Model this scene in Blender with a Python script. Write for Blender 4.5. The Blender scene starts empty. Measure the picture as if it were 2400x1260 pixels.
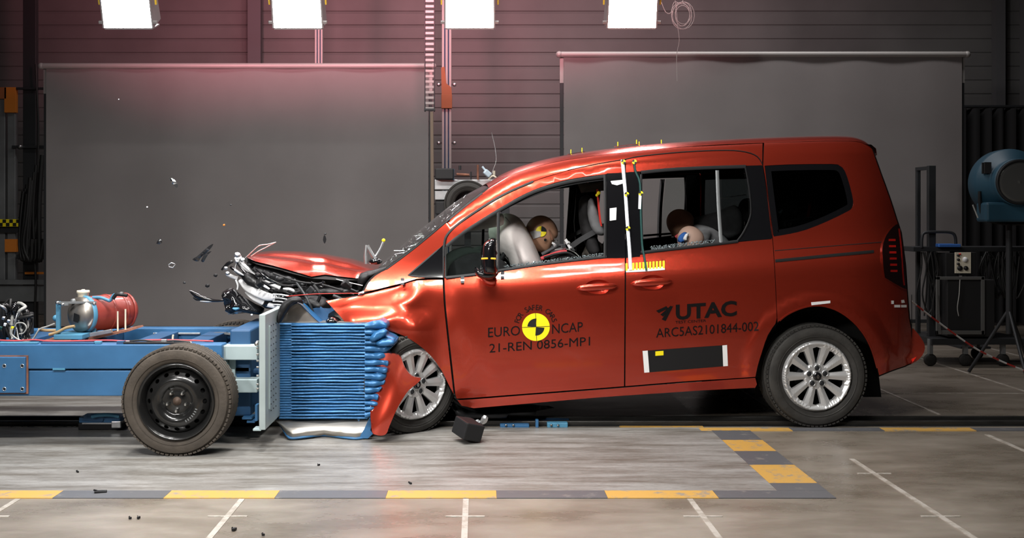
import bpy, bmesh, math, random
import numpy as np
from mathutils import Vector, Matrix, Euler, noise
from mathutils.geometry import delaunay_2d_cdt

# ------------------------------------------------------------------ camera, world, lights, exposure
F = 2444.0            # focal length in pixels of the 2400 px wide frame
VX, VY = 1120.0, 510.0   # vanishing point of the floor lines
CH = 1.30             # camera height
sc = bpy.context.scene
COL = sc.collection
cam_d = bpy.data.cameras.new('camera')
cam = bpy.data.objects.new('camera', cam_d); COL.objects.link(cam)
cam.location = (0, 0, CH); cam.rotation_euler = (math.pi/2, 0, 0)
cam_d.sensor_width = 36.0; cam_d.lens = 36.0*F/2400.0
cam_d.shift_x = (1200-VX)/2400.0; cam_d.shift_y = -(630-VY)/2400.0
cam_d.clip_end = 100
sc.camera = cam
sc.view_settings.view_transform = 'Standard'; sc.view_settings.look = 'None'
sc.view_settings.exposure = 0.0; sc.view_settings.gamma = 1.0
sc.view_settings.use_curve_mapping = False
w = bpy.data.worlds.new('world'); sc.world = w; w.use_nodes = True
w.node_tree.nodes['Background'].inputs[0].default_value = (.55, .62, .7, 1)
w.node_tree.nodes['Background'].inputs[1].default_value = 0.030

def area(name, loc, target, sx, sy, power, col=(1, 1, 1), spread=180):
    l = bpy.data.lights.new(name, 'AREA'); l.shape = 'RECTANGLE'; l.size = sx; l.size_y = sy
    l.energy = power; l.color = col; l.spread = math.radians(spread)
    o = bpy.data.objects.new(name, l); COL.objects.link(o); o.location = loc
    o.rotation_euler = (Vector(target)-Vector(loc)).to_track_quat('-Z', 'Y').to_euler()
    return o
# overhead flood lamps of the hall, above the track in front of and over the impact point, then two added fills
for k, x in enumerate((-2.4, -1.1, 0.2, 1.4)):
    area('flood_or_fill', (x, 2.4, 4.6), (x*.55-.6, 5.9, .2), .9, .16, (40, 46, 28, 7)[k], (1, .98, .95), 100)
for k, x in enumerate((-2.2, -.7, .7)):
    area('flood_or_fill', (x, 5.6, 5.2), (x*.7-.3, 6.0, .4), .6, .5, (85, 95, 31)[k], (1, .98, .95), 130)
area('flood_or_fill', (-3.3, 1.0, 2.9), (-.1, 6.4, .9), .4, .4, 30, (1, .98, .95), 70)  # added low fill from the camera side, brightens the cabin and wheels
area('screen_fill', (1.3, 9.4, 5.7), (1.2, 10.9, 1.0), 6.5, .4, 150, (1, .95, .94), 150)  # unseen fill added to brighten the backdrop screens

# ------------------------------------------------------------------ helpers
R = math.radians
def P(px, py, D):
    return Vector(((px-VX)*D/F, D, CH-(py-VY)*D/F))
def sm(pts, n=4, closed=False):
    """Catmull-Rom through points"""
    P_ = [Vector(p) for p in pts]; m = len(P_); out = []
    for i in range(m if closed else m-1):
        p1, p2 = P_[i], P_[(i+1) % m]
        p0 = P_[i-1] if (i > 0 or closed) else p1
        p3 = P_[(i+2) % m] if (i+2 < m or closed) else p2
        for k in range(n):
            t = k/n
            out.append(.5*((2*p1)+(p2-p0)*t+(2*p0-5*p1+4*p2-p3)*t*t+(3*p1-p0-3*p2+p3)*t**3))
    if not closed: out.append(P_[-1])
    return [tuple(p) for p in out]
def pip(pts, poly):
    pts = np.asarray(pts, float); inside = np.zeros(len(pts), bool)
    pl = np.asarray(poly, float); q = np.roll(pl, -1, 0)
    for (x1, y1), (x2, y2) in zip(pl, q):
        if y1 == y2: continue
        c = ((y1 > pts[:, 1]) != (y2 > pts[:, 1])) & (pts[:, 0] < (x2-x1)*(pts[:, 1]-y1)/(y2-y1)+x1)
        inside ^= c
    return inside
def segdist(pts, a, b):
    a = np.asarray(a, float); b = np.asarray(b, float); d = b-a
    L = (d*d).sum()
    t = np.clip(((pts-a)@d)/(L if L else 1), 0, 1)
    return np.linalg.norm(pts-(a+t[:, None]*d), axis=1)
def polydist(x, y, line):
    best = 1e9
    for (x1, y1), (x2, y2) in zip(line[:-1], line[1:]):
        dx, dy = x2-x1, y2-y1; L = dx*dx+dy*dy
        t = max(0, min(1, ((x-x1)*dx+(y-y1)*dy)/L)) if L else 0
        d = math.hypot(x-x1-t*dx, y-y1-t*dy)
        if d < best: best = d
    return best
def densify(poly, sp):
    out = []
    for i in range(len(poly)):
        a = poly[i]; b = poly[(i+1) % len(poly)]
        L = math.hypot(b[0]-a[0], b[1]-a[1]); n = max(1, int(round(L/sp)))
        for k in range(n): out.append((a[0]+(b[0]-a[0])*k/n, a[1]+(b[1]-a[1])*k/n))
    return out
def area2(poly):
    return sum(poly[i][0]*poly[(i+1) % len(poly)][1]-poly[(i+1) % len(poly)][0]*poly[i][1] for i in range(len(poly)))/2
def inset(poly, d):
    """shrink a polygon by d (grow when negative)"""
    s = 1 if area2(poly) > 0 else -1; n = len(poly); out = []
    for i in range(n):
        a, b, c = Vector(poly[i-1]), Vector(poly[i]), Vector(poly[(i+1) % n])
        e1 = (b-a); e2 = (c-b)
        if e1.length < 1e-6 or e2.length < 1e-6: out.append(tuple(b)); continue
        e1.normalize(); e2.normalize()
        n1 = Vector((-e1.y, e1.x))*s; n2 = Vector((-e2.y, e2.x))*s
        m = n1+n2
        if m.length < .3: m = n1
        m.normalize(); k = d/max(.5, m.dot(n1))
        out.append(tuple(b+m*k))
    return out
def cdt(outline, holes=(), sp=12.0):
    loops = [densify(outline, sp)]+[densify(h, sp) for h in holes]
    V = []; E = []
    for lp in loops:
        s = len(V); V += lp; E += [(s+i, s+(i+1) % len(lp)) for i in range(len(lp))]
    A = np.array(loops[0]); x0, y0 = A.min(0); x1, y1 = A.max(0)
    g = []; row = 0; y = y0+sp*.5
    while y < y1:
        x = x0+sp*(.5 if row % 2 else 1)
        while x < x1: g.append((x, y)); x += sp
        y += sp*.866; row += 1
    if g:
        g = np.array(g); k = pip(g, loops[0])
        for h in loops[1:]: k &= ~pip(g, h)
        g = g[k]
        if len(g):
            dm = np.full(len(g), 1e9)
            for lp in loops:
                for i in range(len(lp)): dm = np.minimum(dm, segdist(g, lp[i], lp[(i+1) % len(lp)]))
            g = g[dm > sp*.55]; V += [tuple(p) for p in g]
    r = delaunay_2d_cdt([Vector(v) for v in V], E, [], 0, 1e-5)
    ov, of = [tuple(v) for v in r[0]], r[2]
    if not of: return ov, [], loops
    c = np.array([[sum(ov[i][0] for i in f)/len(f), sum(ov[i][1] for i in f)/len(f)] for f in of])
    k = pip(c, loops[0])
    for h in loops[1:]: k &= ~pip(c, h)
    return ov, [f for f, q in zip(of, k) if q], loops

class MB:
    """collects shapes, then links them as ONE mesh object"""
    def __init__(s): s.v = []; s.f = []; s.sm = []
    def add(s, vs, fs, smooth=False):
        o = len(s.v); s.v += [Vector(v) for v in vs]
        s.f += [tuple(i+o for i in f) for f in fs]; s.sm += [smooth]*len(fs); return s
    def box(s, c, size, rot=None, bev=0.0):
        x, y, z = [q/2 for q in size]; c = Vector(c)
        M = rot.to_matrix() if isinstance(rot, Euler) else (rot if rot is not None else Matrix.Identity(3))
        if bev <= 0:
            vs = [(a*x, b*y, d*z) for a in (-1, 1) for b in (-1, 1) for d in (-1, 1)]
            fs = [(0, 1, 3, 2), (4, 6, 7, 5), (0, 4, 5, 1), (2, 3, 7, 6), (0, 2, 6, 4), (1, 5, 7, 3)]
        else:
            b_ = min(bev, x*.9, y*.9, z*.9); bm = bmesh.new(); bmesh.ops.create_cube(bm, size=1)
            for v in bm.verts: v.co = Vector((v.co.x*2*x, v.co.y*2*y, v.co.z*2*z))
            bmesh.ops.bevel(bm, geom=bm.edges[:], offset=b_, segments=2, affect='EDGES', profile=.5)
            vs = [v.co.copy() for v in bm.verts]; bm.verts.index_update(); fs = [[v.index for v in f.verts] for f in bm.faces]; bm.free()
        return s.add([c+M@Vector(v) for v in vs], fs)
    def beam(s, a, b, w, h, up=(0, 0, 1), bev=0.0):
        a = Vector(a); b = Vector(b); d = b-a; L = d.length; d.normalize()
        u = Vector(up); r = d.cross(u)
        if r.length < 1e-4: r = d.cross(Vector((0, 1, 0)))
        r.normalize(); u = r.cross(d)
        M = Matrix((d, r, u)).transposed()
        return s.box((a+b)/2, (L, w, h), M, bev)
    def tube(s, pts, r, n=10, caps=True, smooth=True):
        P_ = [Vector(p) for p in pts]; m = len(P_)
        rs = r if isinstance(r, (list, tuple)) else [r]*m
        vs = []; fs = []; nrm = None
        for i, p in enumerate(P_):
            t = (P_[min(i+1, m-1)]-P_[max(i-1, 0)])
            if t.length < 1e-9: t = Vector((0, 0, 1))
            t.normalize()
            if nrm is None:
                nrm = t.orthogonal().normalized()
            else:
                nrm = nrm-t*nrm.dot(t)
                nrm = nrm.normalized() if nrm.length > 1e-6 else t.orthogonal().normalized()
            b = t.cross(nrm)
            for k in range(n):
                a = 2*math.pi*k/n
                vs.append(p+(nrm*math.cos(a)+b*math.sin(a))*rs[i])
        for i in range(m-1):
            for k in range(n):
                fs.append((i*n+k, i*n+(k+1) % n, (i+1)*n+(k+1) % n, (i+1)*n+k))
        s.add(vs, fs, smooth)
        if caps:
            s.add(vs[:n][::-1], [tuple(range(n))]); s.add(vs[-n:], [tuple(range(n))])
        return s
    def lathe(s, prof, c=(0, 0, 0), axis='Y', n=48, smooth=True, M=None):
        """prof: (radius, height along axis)"""
        vs = []; fs = []; m = len(prof); c = Vector(c)
        for k in range(n):
            a = 2*math.pi*k/n; ca, sa = math.cos(a), math.sin(a)
            for (r, h) in prof:
                v = {'Z': (r*ca, r*sa, h), 'Y': (r*ca, h, r*sa), 'X': (h, r*ca, r*sa)}[axis]
                v = Vector(v)
                if M is not None: v = M@v
                vs.append(c+v)
        for k in range(n):
            for i in range(m-1):
                fs.append((k*m+i, ((k+1) % n)*m+i, ((k+1) % n)*m+i+1, k*m+i+1))
        return s.add(vs, fs, smooth)
    def prism(s, poly, fn0, fn1, smooth=False):
        """polygon extruded between two mappings of its 2D points"""
        n = len(poly); a = [Vector(fn0(*p)) for p in poly]; b = [Vector(fn1(*p)) for p in poly]
        s.add(a, [tuple(range(n))], False); s.add(b, [tuple(range(n))[::-1]], False)
        return s.add(a+b, [(i, (i+1) % n, n+(i+1) % n, n+i) for i in range(n)], smooth)
    def grid(s, rows, smooth=True, closed=False):
        m = len(rows); n = len(rows[0]); vs = [v for r in rows for v in r]; fs = []
        for i in range(m-1):
            for k in range(n if closed else n-1):
                fs.append((i*n+k, i*n+(k+1) % n, (i+1)*n+(k+1) % n, (i+1)*n+k))
        return s.add(vs, fs, smooth)
    def ball(s, c, r, n=16, sq=(1, 1, 1), M=None, fn=None):
        c = Vector(c); rows = []
        for i in range(n+1):
            th = math.pi*i/n; row = []
            for k in range(n*2):
                ph = math.pi*k/n
                v = Vector((math.sin(th)*math.cos(ph)*sq[0], math.sin(th)*math.sin(ph)*sq[1], math.cos(th)*sq[2]))*r
                if fn: v = fn(v)
                if M is not None: v = M@v
                row.append(c+v)
            rows.append(row)
        return s.grid(rows, True, True)
    def build(s, name, mat, parent=None, fixn=True, sharp=None):
        me = bpy.data.meshes.new(name)
        o = bpy.data.objects.new(name, me); COL.objects.link(o)
        org = Vector((0, 0, 0))
        if parent is not None:
            o.parent = parent; org = WORG.get(parent.name, Vector((0, 0, 0)))
            WORG[o.name] = org
        if parent is None and s.v:
            lo = Vector((min(v.x for v in s.v), min(v.y for v in s.v), min(v.z for v in s.v)))
            hi = Vector((max(v.x for v in s.v), max(v.y for v in s.v), max(v.z for v in s.v)))
            org = Vector(((lo.x+hi.x)/2, (lo.y+hi.y)/2, lo.z)); o.location = org; WORG[o.name] = org
        me.from_pydata([v-org for v in s.v], [], s.f)
        me.polygons.foreach_set('use_smooth', s.sm)
        if fixn:
            bm = bmesh.new(); bm.from_mesh(me); bmesh.ops.recalc_face_normals(bm, faces=bm.faces[:]); bm.to_mesh(me); bm.free()
        if sharp: me.set_sharp_from_angle(angle=R(sharp))
        me.materials.append(mat); me.update()
        return o
WORG = {}
def tag(o, label=None, cat=None, group=None, kind=None):
    if label: o['label'] = label
    if cat: o['category'] = cat
    if group: o['group'] = group
    if kind: o['kind'] = kind
    return o
def empty(name, loc, label=None, cat=None, group=None):
    o = bpy.data.objects.new(name, None); COL.objects.link(o); o.location = loc; o.empty_display_size = .1
    WORG[o.name] = Vector(loc)
    return tag(o, label, cat, group)
def children(o): return [c for c in COL.objects if c.parent == o]
def copy_tree(o, parent=None):
    c = o.copy(); COL.objects.link(c)
    if parent is not None: c.parent = parent
    WORG[c.name] = WORG.get(o.name, Vector((0, 0, 0)))
    for ch in children(o): copy_tree(ch, c)
    return c

# ------------------------------------------------------------------ materials
MT = {}
def mat(name, col, rough=.5, metal=0.0, coat=0.0, spec=.5, var=0.0, scale=8.0, bump=0.0, emit=None, es=0.0, alpha=None, trans=0.0, ior=1.45, stretch=None, bscale=None, coat_r=.05, sheen=0):
    m = bpy.data.materials.new(name); m.use_nodes = True; nt = m.node_tree; b = nt.nodes['Principled BSDF']
    b.inputs['Base Color'].default_value = (*col, 1); b.inputs['Roughness'].default_value = rough
    b.inputs['Metallic'].default_value = metal; b.inputs['Coat Weight'].default_value = coat; b.inputs['Coat Roughness'].default_value = coat_r
    b.inputs['Specular IOR Level'].default_value = spec; b.inputs['IOR'].default_value = ior
    b.inputs['Transmission Weight'].default_value = trans
    if sheen: b.inputs['Sheen Weight'].default_value = sheen
    if emit: b.inputs['Emission Color'].default_value = (*emit, 1); b.inputs['Emission Strength'].default_value = es
    if var or bump:
        tc = nt.nodes.new('ShaderNodeTexCoord'); mp = nt.nodes.new('ShaderNodeMapping')
        nt.links.new(tc.outputs['Object'], mp.inputs[0])
        if stretch: mp.inputs['Scale'].default_value = stretch
        n = nt.nodes.new('ShaderNodeTexNoise'); n.inputs['Scale'].default_value = scale; n.inputs['Detail'].default_value = 6
        nt.links.new(mp.outputs[0], n.inputs['Vector'])
        if var:
            r = nt.nodes.new('ShaderNodeMix'); r.data_type = 'RGBA'
            r.inputs[6].default_value = (*[c*(1-var) for c in col], 1); r.inputs[7].default_value = (*[min(1, c*(1+var)) for c in col], 1)
            mr = nt.nodes.new('ShaderNodeMapRange'); mr.inputs[1].default_value = .3; mr.inputs[2].default_value = .7
            nt.links.new(n.outputs['Fac'], mr.inputs[0]); nt.links.new(mr.outputs[0], r.inputs[0]); nt.links.new(r.outputs[2], b.inputs['Base Color'])
        if bump:
            n2 = n
            if bscale:
                n2 = nt.nodes.new('ShaderNodeTexNoise'); n2.inputs['Scale'].default_value = bscale; n2.inputs['Detail'].default_value = 4
                nt.links.new(mp.outputs[0], n2.inputs['Vector'])
            bp = nt.nodes.new('ShaderNodeBump'); bp.inputs['Strength'].default_value = bump; bp.inputs['Distance'].default_value = .01
            nt.links.new(n2.outputs['Fac'], bp.inputs['Height']); nt.links.new(bp.outputs[0], b.inputs['Normal'])
    MT[name] = m; return m
def glassmat(name, tint, refl=.06, thin=1.0, rough=.02):
    """thin pane: tinted see-through layer with a clear reflection"""
    m = bpy.data.materials.new(name); m.use_nodes = True; nt = m.node_tree; nt.nodes.clear()
    out = nt.nodes.new('ShaderNodeOutputMaterial'); mx = nt.nodes.new('ShaderNodeMixShader')
    t = nt.nodes.new('ShaderNodeBsdfTransparent'); t.inputs[0].default_value = (*tint, 1)
    g = nt.nodes.new('ShaderNodeBsdfGlossy'); g.inputs['Roughness'].default_value = rough
    fr = nt.nodes.new('ShaderNodeFresnel'); fr.inputs[0].default_value = 1.5
    ma = nt.nodes.new('ShaderNodeMath'); ma.operation = 'MULTIPLY_ADD'; ma.inputs[1].default_value = thin; ma.inputs[2].default_value = refl-.04
    nt.links.new(fr.outputs[0], ma.inputs[0]); nt.links.new(ma.outputs[0], mx.inputs[0])
    nt.links.new(t.outputs[0], mx.inputs[1]); nt.links.new(g.outputs[0], mx.inputs[2]); nt.links.new(mx.outputs[0], out.inputs[0])
    MT[name] = m; return m
mat('paint', (.56, .054, .027), rough=.27, metal=.80, coat=1.0, spec=.5, coat_r=.07, bump=.02, scale=900)
mat('paint_edge', (.25, .03, .01), rough=.4, metal=.3)
mat('gloss_black', (.006, .006, .007), rough=.12, coat=.5)
mat('trim_black', (.013, .013, .014), rough=.5, spec=.3)
mat('rubber', (.022, .021, .020), rough=.75, var=.2, scale=30, bump=.1)
mat('tyre', (.034, .032, .029), rough=.72, var=.25, scale=14, bump=.15, bscale=60)
mat('tyre_dusty', (.058, .047, .037), rough=.8, var=.25, scale=10, bump=.2, bscale=60)
mat('liner', (.008, .008, .008), rough=.9)
mat('gap', (.003, .003, .003), rough=.9)
mat('alloy', (.72, .72, .72), rough=.32, metal=.55, coat=.3)
mat('steel_black', (.016, .016, .016), rough=.22, metal=.3, coat=.4)
mat('chrome', (.85, .86, .88), rough=.10, metal=1.0)
mat('bright_trim', (.92, .92, .93), rough=.25, metal=.1, coat=.6)
mat('silver', (.55, .56, .57), rough=.35, metal=.9, var=.15, scale=12)
mat('nut', (.5, .5, .48), rough=.3, metal=1)
mat('blue', (.032, .125, .27), rough=.5, var=.13, scale=5, bump=.06, bscale=25, coat=.15)
mat('blue_foil', (.030, .135, .31), rough=.36, metal=.25, var=.15, scale=9, bump=.2, bscale=20)
mat('blue_dark', (.02, .075, .17), rough=.55, var=.15, scale=6)
mat('blue_pale', (.07, .23, .36), rough=.5, var=.15, scale=6)
mat('aluminium', (.40, .375, .34), rough=.40, metal=.92, var=.12, scale=6, stretch=(1, 1, 14), bump=.1)
mat('plate', (.36, .42, .42), rough=.45, metal=.2, var=.12, scale=5)
mat('bracket', (.34, .42, .43), rough=.5, metal=.1, var=.1, scale=6)
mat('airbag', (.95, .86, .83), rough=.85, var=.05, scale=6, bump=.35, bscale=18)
mat('skin_vinyl', (.46, .25, .155), rough=.5, var=.08, scale=7)
mat('seat', (.022, .021, .022), rough=.85, var=.3, scale=20, bump=.2)
mat('seat_grey', (.16, .16, .165), rough=.8, var=.15, scale=16, bump=.2)
mat('headliner', (.25, .22, .19), rough=.9)
mat('belt', (.06, .06, .063), rough=.6)
mat('yellow', (.95, .78, .01), rough=.5)
mat('white', (.86, .86, .86), rough=.5)
mat('black', (.012, .012, .012), rough=.5)
mat('decal', (.006, .005, .005), rough=.6, spec=.15)
mat('tape_green', (.012, .06, .055), rough=.5)
mat('tape_white', (.88, .90, .95), rough=.4)
mat('red_lens', (.42, .012, .008), rough=.15, coat=1)
mat('lamp_smoke', (.012, .004, .004), rough=.08, coat=1)
mat('screen', (.172, .160, .158), rough=.9, var=.05, scale=2)
mat('screen_tube', (.32, .31, .30), rough=.5, metal=.2)
mat('tarnish', (.33, .30, .27), rough=.4, metal=.85, var=.3, scale=8)
mat('tank_red', (.27, .042, .032), rough=.4, var=.25, scale=7, coat=.3)
mat('cream', (.72, .66, .52), rough=.5)
mat('rust', (.22, .09, .055), rough=.75, var=.4, scale=14)
mat('orange', (.62, .19, .02), rough=.6)
mat('brown_orange', (.30, .10, .035), rough=.6)
mat('dark_metal', (.035, .037, .04), rough=.5, metal=.4)
mat('grey_metal', (.20, .21, .215), rough=.5, metal=.4, var=.15, scale=5)
mat('case_black', (.013, .013, .014), rough=.6)
mat('case_edge', (.20, .20, .195), rough=.4, metal=.5)
mat('fresnel_blue', (.012, .05, .08), rough=.5)
mat('lens', (.14, .14, .135), rough=.2, metal=.6)
mat('cable', (.012, .012, .012), rough=.5)
mat('cable_grey', (.35, .35, .33), rough=.5)
mat('red', (.55, .03, .02), rough=.5)
mat('pink_red', (.60, .07, .08), rough=.6)
mat('lamp_face', (1, 1, 1), emit=(1, .93, .94), es=42)
mat('lamp_body', (.35, .33, .33), rough=.4, metal=.5)
mat('rail', (.05, .048, .045), rough=.4, metal=.7, var=.3, scale=6, stretch=(1, 6, 6))
mat('engine', (.02, .02, .021), rough=.35, metal=.4, var=.5, scale=25, bump=.4)
mat('curtain', (.014, .014, .015), rough=.9)
mat('blue_cloth', (.03, .12, .40), rough=.8)
mat('glass_shard', (.02, .02, .022), rough=.12, coat=1)
glassmat('glass', (.80, .88, .85), .07)
glassmat('glass_dark', (.10, .12, .125), .05)
glassmat('glass_tint', (.72, .78, .77), .06)
glassmat('glass_cracked', (.36, .50, .42), .10, 1.3, .16)
# ------------------------------------------------------------------ room shell
def floormat():
    m = bpy.data.materials.new('concrete_floor'); m.use_nodes = True; nt = m.node_tree; b = nt.nodes['Principled BSDF']
    tc = nt.nodes.new('ShaderNodeTexCoord'); N = nt.nodes.new; L = nt.links.new
    mp = N('ShaderNodeMapping'); L(tc.outputs['Object'], mp.inputs[0]); mp.inputs['Scale'].default_value = (1, 2.2, 1)
    a = N('ShaderNodeTexNoise'); a.inputs['Scale'].default_value = 1.6; a.inputs['Detail'].default_value = 9; a.inputs['Roughness'].default_value = .62; L(mp.outputs[0], a.inputs['Vector'])
    c = N('ShaderNodeTexNoise'); c.inputs['Scale'].default_value = 34; c.inputs['Detail'].default_value = 5; L(mp.outputs[0], c.inputs['Vector'])
    r = N('ShaderNodeValToRGB'); L(a.outputs['Fac'], r.inputs[0]); e = r.color_ramp.elements
    e[0].position = .32; e[0].color = (.135, .112, .086, 1); e[1].position = .68; e[1].color = (.28, .245, .205, 1)
    x = N('ShaderNodeMix'); x.data_type = 'RGBA'; x.blend_type = 'MULTIPLY'; x.inputs[0].default_value = .35
    L(r.outputs[0], x.inputs[6]); L(c.outputs['Color'], x.inputs[7]); x.inputs[0].default_value = .18
    L(x.outputs[2], b.inputs['Base Color'])
    rr = N('ShaderNodeMapRange'); L(a.outputs['Fac'], rr.inputs[0]); rr.inputs[3].default_value = .16; rr.inputs[4].default_value = .42
    L(rr.outputs[0], b.inputs['Roughness']); b.inputs['Specular IOR Level'].default_value = .6
    bp = N('ShaderNodeBump'); bp.inputs['Strength'].default_value = .06; bp.inputs['Distance'].default_value = .01; L(c.outputs['Fac'], bp.inputs['Height']); L(bp.outputs[0], b.inputs['Normal'])
    return m
def platemat():
    m = bpy.data.materials.new('painted_plate'); m.use_nodes = True; nt = m.node_tree; b = nt.nodes['Principled BSDF']
    tc = nt.nodes.new('ShaderNodeTexCoord'); N = nt.nodes.new; L = nt.links.new
    mp = N('ShaderNodeMapping'); L(tc.outputs['Object'], mp.inputs[0]); mp.inputs['Scale'].default_value = (.7, 4.5, 1)
    a = N('ShaderNodeTexNoise'); a.inputs['Scale'].default_value = 2.4; a.inputs['Detail'].default_value = 10; a.inputs['Roughness'].default_value = .65; L(mp.outputs[0], a.inputs['Vector'])
    mp2 = N('ShaderNodeMapping'); L(tc.outputs['Object'], mp2.inputs[0]); mp2.inputs['Scale'].default_value = (1, 5, 1)
    c = N('ShaderNodeTexNoise'); c.inputs['Scale'].default_value = 9; c.inputs['Detail'].default_value = 8; c.inputs['Roughness'].default_value = .8; L(mp2.outputs[0], c.inputs['Vector'])
    r = N('ShaderNodeValToRGB'); L(a.outputs['Fac'], r.inputs[0]); e = r.color_ramp.elements
    e[0].position = .36; e[0].color = (.145, .132, .115, 1); e[1].position = .62; e[1].color = (.285, .28, .268, 1)
    r2 = N('ShaderNodeValToRGB'); L(c.outputs['Fac'], r2.inputs[0]); e = r2.color_ramp.elements
    e[0].position = .28; e[0].color = (.16, .14, .12, 1); e[1].position = .40; e[1].color = (1, 1, 1, 1)
    x = N('ShaderNodeMix'); x.data_type = 'RGBA'; x.blend_type = 'MULTIPLY'; x.inputs[0].default_value = .75
    L(r.outputs[0], x.inputs[6]); L(r2.outputs[0], x.inputs[7])
    mp3 = N('ShaderNodeMapping'); L(tc.outputs['Object'], mp3.inputs[0]); mp3.inputs['Scale'].default_value = (3, 14, 1)
    d = N('ShaderNodeTexNoise'); d.inputs['Scale'].default_value = 7; d.inputs['Detail'].default_value = 8; d.inputs['Roughness'].default_value = .75; L(mp3.outputs[0], d.inputs['Vector'])
    r3 = N('ShaderNodeValToRGB'); L(d.outputs['Fac'], r3.inputs[0]); e = r3.color_ramp.elements
    e[0].position = .30; e[0].color = (.42, .40, .37, 1); e[1].position = .55; e[1].color = (1, 1, 1, 1)
    x2 = N('ShaderNodeMix'); x2.data_type = 'RGBA'; x2.blend_type = 'MULTIPLY'; x2.inputs[0].default_value = .7
    L(x.outputs[2], x2.inputs[6]); L(r3.outputs[0], x2.inputs[7]); L(x2.outputs[2], b.inputs['Base Color'])
    rr = N('ShaderNodeMapRange'); L(a.outputs['Fac'], rr.inputs[0]); rr.inputs[3].default_value = .24; rr.inputs[4].default_value = .45
    L(rr.outputs[0], b.inputs['Roughness']); return m
def wornpaint(name, col, under=(.33, .31, .28), thr=.42):
    m = bpy.data.materials.new(name); m.use_nodes = True; nt = m.node_tree; b = nt.nodes['Principled BSDF']
    tc = nt.nodes.new('ShaderNodeTexCoord'); N = nt.nodes.new; L = nt.links.new
    a = N('ShaderNodeTexNoise'); a.inputs['Scale'].default_value = 11; a.inputs['Detail'].default_value = 9; a.inputs['Roughness'].default_value = .75; L(tc.outputs['Object'], a.inputs['Vector'])
    r = N('ShaderNodeValToRGB'); L(a.outputs['Fac'], r.inputs[0]); e = r.color_ramp.elements
    e[0].position = thr-.06; e[0].color = (*under, 1); e[1].position = thr+.03; e[1].color = (*col, 1)
    L(r.outputs[0], b.inputs['Base Color']); b.inputs['Roughness'].default_value = .38; MT[name] = m; return m
fm = floormat(); pm = platemat()
ws_y = wornpaint('stripe_yellow', (.50, .29, .07), (.25, .22, .18), .44); ws_g = wornpaint('stripe_grey', (.095, .097, .105), (.19, .18, .17), .40); ws_w = wornpaint('line_white', (.42, .39, .35), (.30, .27, .23), .5)
def struct(name, mb, m): return tag(mb.build(name, m), kind='structure')
X0, X1, YF, YB = -9.0, 9.0, -5.0, 14.0
fl = MB(); fl.box(((X0+X1)/2, (YF+YB)/2, -.1), (X1-X0, YB-YF, .2)); struct('floor', fl, fm)
n_trim = 0
def trim(mb, m):
    global n_trim
    n_trim += 1; return struct('trim_%d' % n_trim, mb, m)
# painted track plate with a striped border
q = MB(); q.box(((-8.9+1.425)/2, (4.962+6.455)/2, .001), (1.425+8.9, 6.455-4.962, .004)); trim(q, pm)
q = MB(); q.box(((-8.9+1.425)/2, (6.80+9.2)/2, .001), (1.425+8.9, 2.4, .004)); trim(q, pm)
yel = MB(); gry = MB()
bx = [1.66]+[1.116-.5145*k for k in range(20)]
for k in range(19):
    mb = gry if k % 2 == 0 else yel
    mb.box(((bx[k]+bx[k+1])/2, 4.895, .0012), (bx[k]-bx[k+1]-.001, .132, .0052))
by = [4.962, 5.10, 5.478, 5.80, 6.09, 6.36]
for k in range(5):
    (gry if k % 2 == 0 else yel).box((1.543, (by[k]+by[k+1])/2, .0012), (.235, by[k+1]-by[k]-.001, .0052))
for k in range(9):   # border strip along the near edge of the rail channel
    (gry if k % 2 else yel).box((1.90+k*.56-.28+.02, 6.40, .0012), (.558, .09, .0052))
for k in range(1):
    (gry if k % 2 else yel).box((1.14-k*.52, 6.478, .0016), (.518, .045, .006))
trim(yel, ws_y); trim(gry, ws_g)
wl = MB()
for k in range(-7, 9):
    x = -.055+1.035*k
    y0, y1 = -4.9, (4.82 if x < 1.7 else 6.3)
    if x > 1.9: y1 = 5.62
    if x > 2.6: y1 = 6.25
    wl.box((x, (y0+y1)/2, .0006), (.026, y1-y0, .004))
    for yy in (4.54, 3.62, 5.3):
        if yy > 4.8 and x < 1.7: continue
        wl.box((x, yy, .0006), (.17, .016, .0042))
for x in (2.0, 3.05, 4.1, 5.1): wl.box((x, 8.9, .0006), (.022, 4.0, .004))
wl.box((5.2, 7.72, .0006), (6.4, .016, .0042))
trim(wl, ws_w)
# rail channel in the floor
rl = MB(); rl.box((0, 6.60, .002), (17.9, .20, .006)); trim(rl, MT['gap'])
rl = MB()
rl.beam((-8.9, 6.53, .016), (8.9, 6.53, .016), .028, .03, bev=.006)
rl.beam((-8.9, 6.68, .016), (8.9, 6.68, .016), .028, .03, bev=.006)
trim(rl, MT['rail'])
# walls: horizontal cladding boards
def wallmat(name, col, sc=(1, 1, 1)):
    return mat(name, col, rough=.6, var=.12, scale=1.5, metal=.15)
wb = wallmat('cladding', (.16, .158, .155))
bw = MB(); z = 0.0; rnd = random.Random(5)
rows = []
while z < 6.4:
    h = .185
    for (dz, dy) in ((0, .012), (.01, 0), (h-.03, 0), (h-.018, .004), (h-.006, .004), (h, .012)):
        rows.append([Vector((X0, YB+dy, z+dz)), Vector((X1, YB+dy, z+dz))])
    z += h
bw.grid(rows, False); bw.box((0, YB+.15, 3.2), (18, .15, 6.4))
struct('wall_back', bw, wb)
bw = MB(); bw.box((X0-.1, (YF+YB)/2, 3.2), (.2, YB-YF, 6.4)); struct('wall_left', bw, wallmat('wall_side', (.05, .05, .055)))
bw = MB(); bw.box((X1+.1, (YF+YB)/2, 3.2), (.2, YB-YF, 6.4)); struct('wall_right', bw, MT['wall_side'])
bw = MB(); bw.box((0, YF-.1, 3.2), (18, .2, 6.4)); struct('wall_front', bw, MT['wall_side'])
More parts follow.
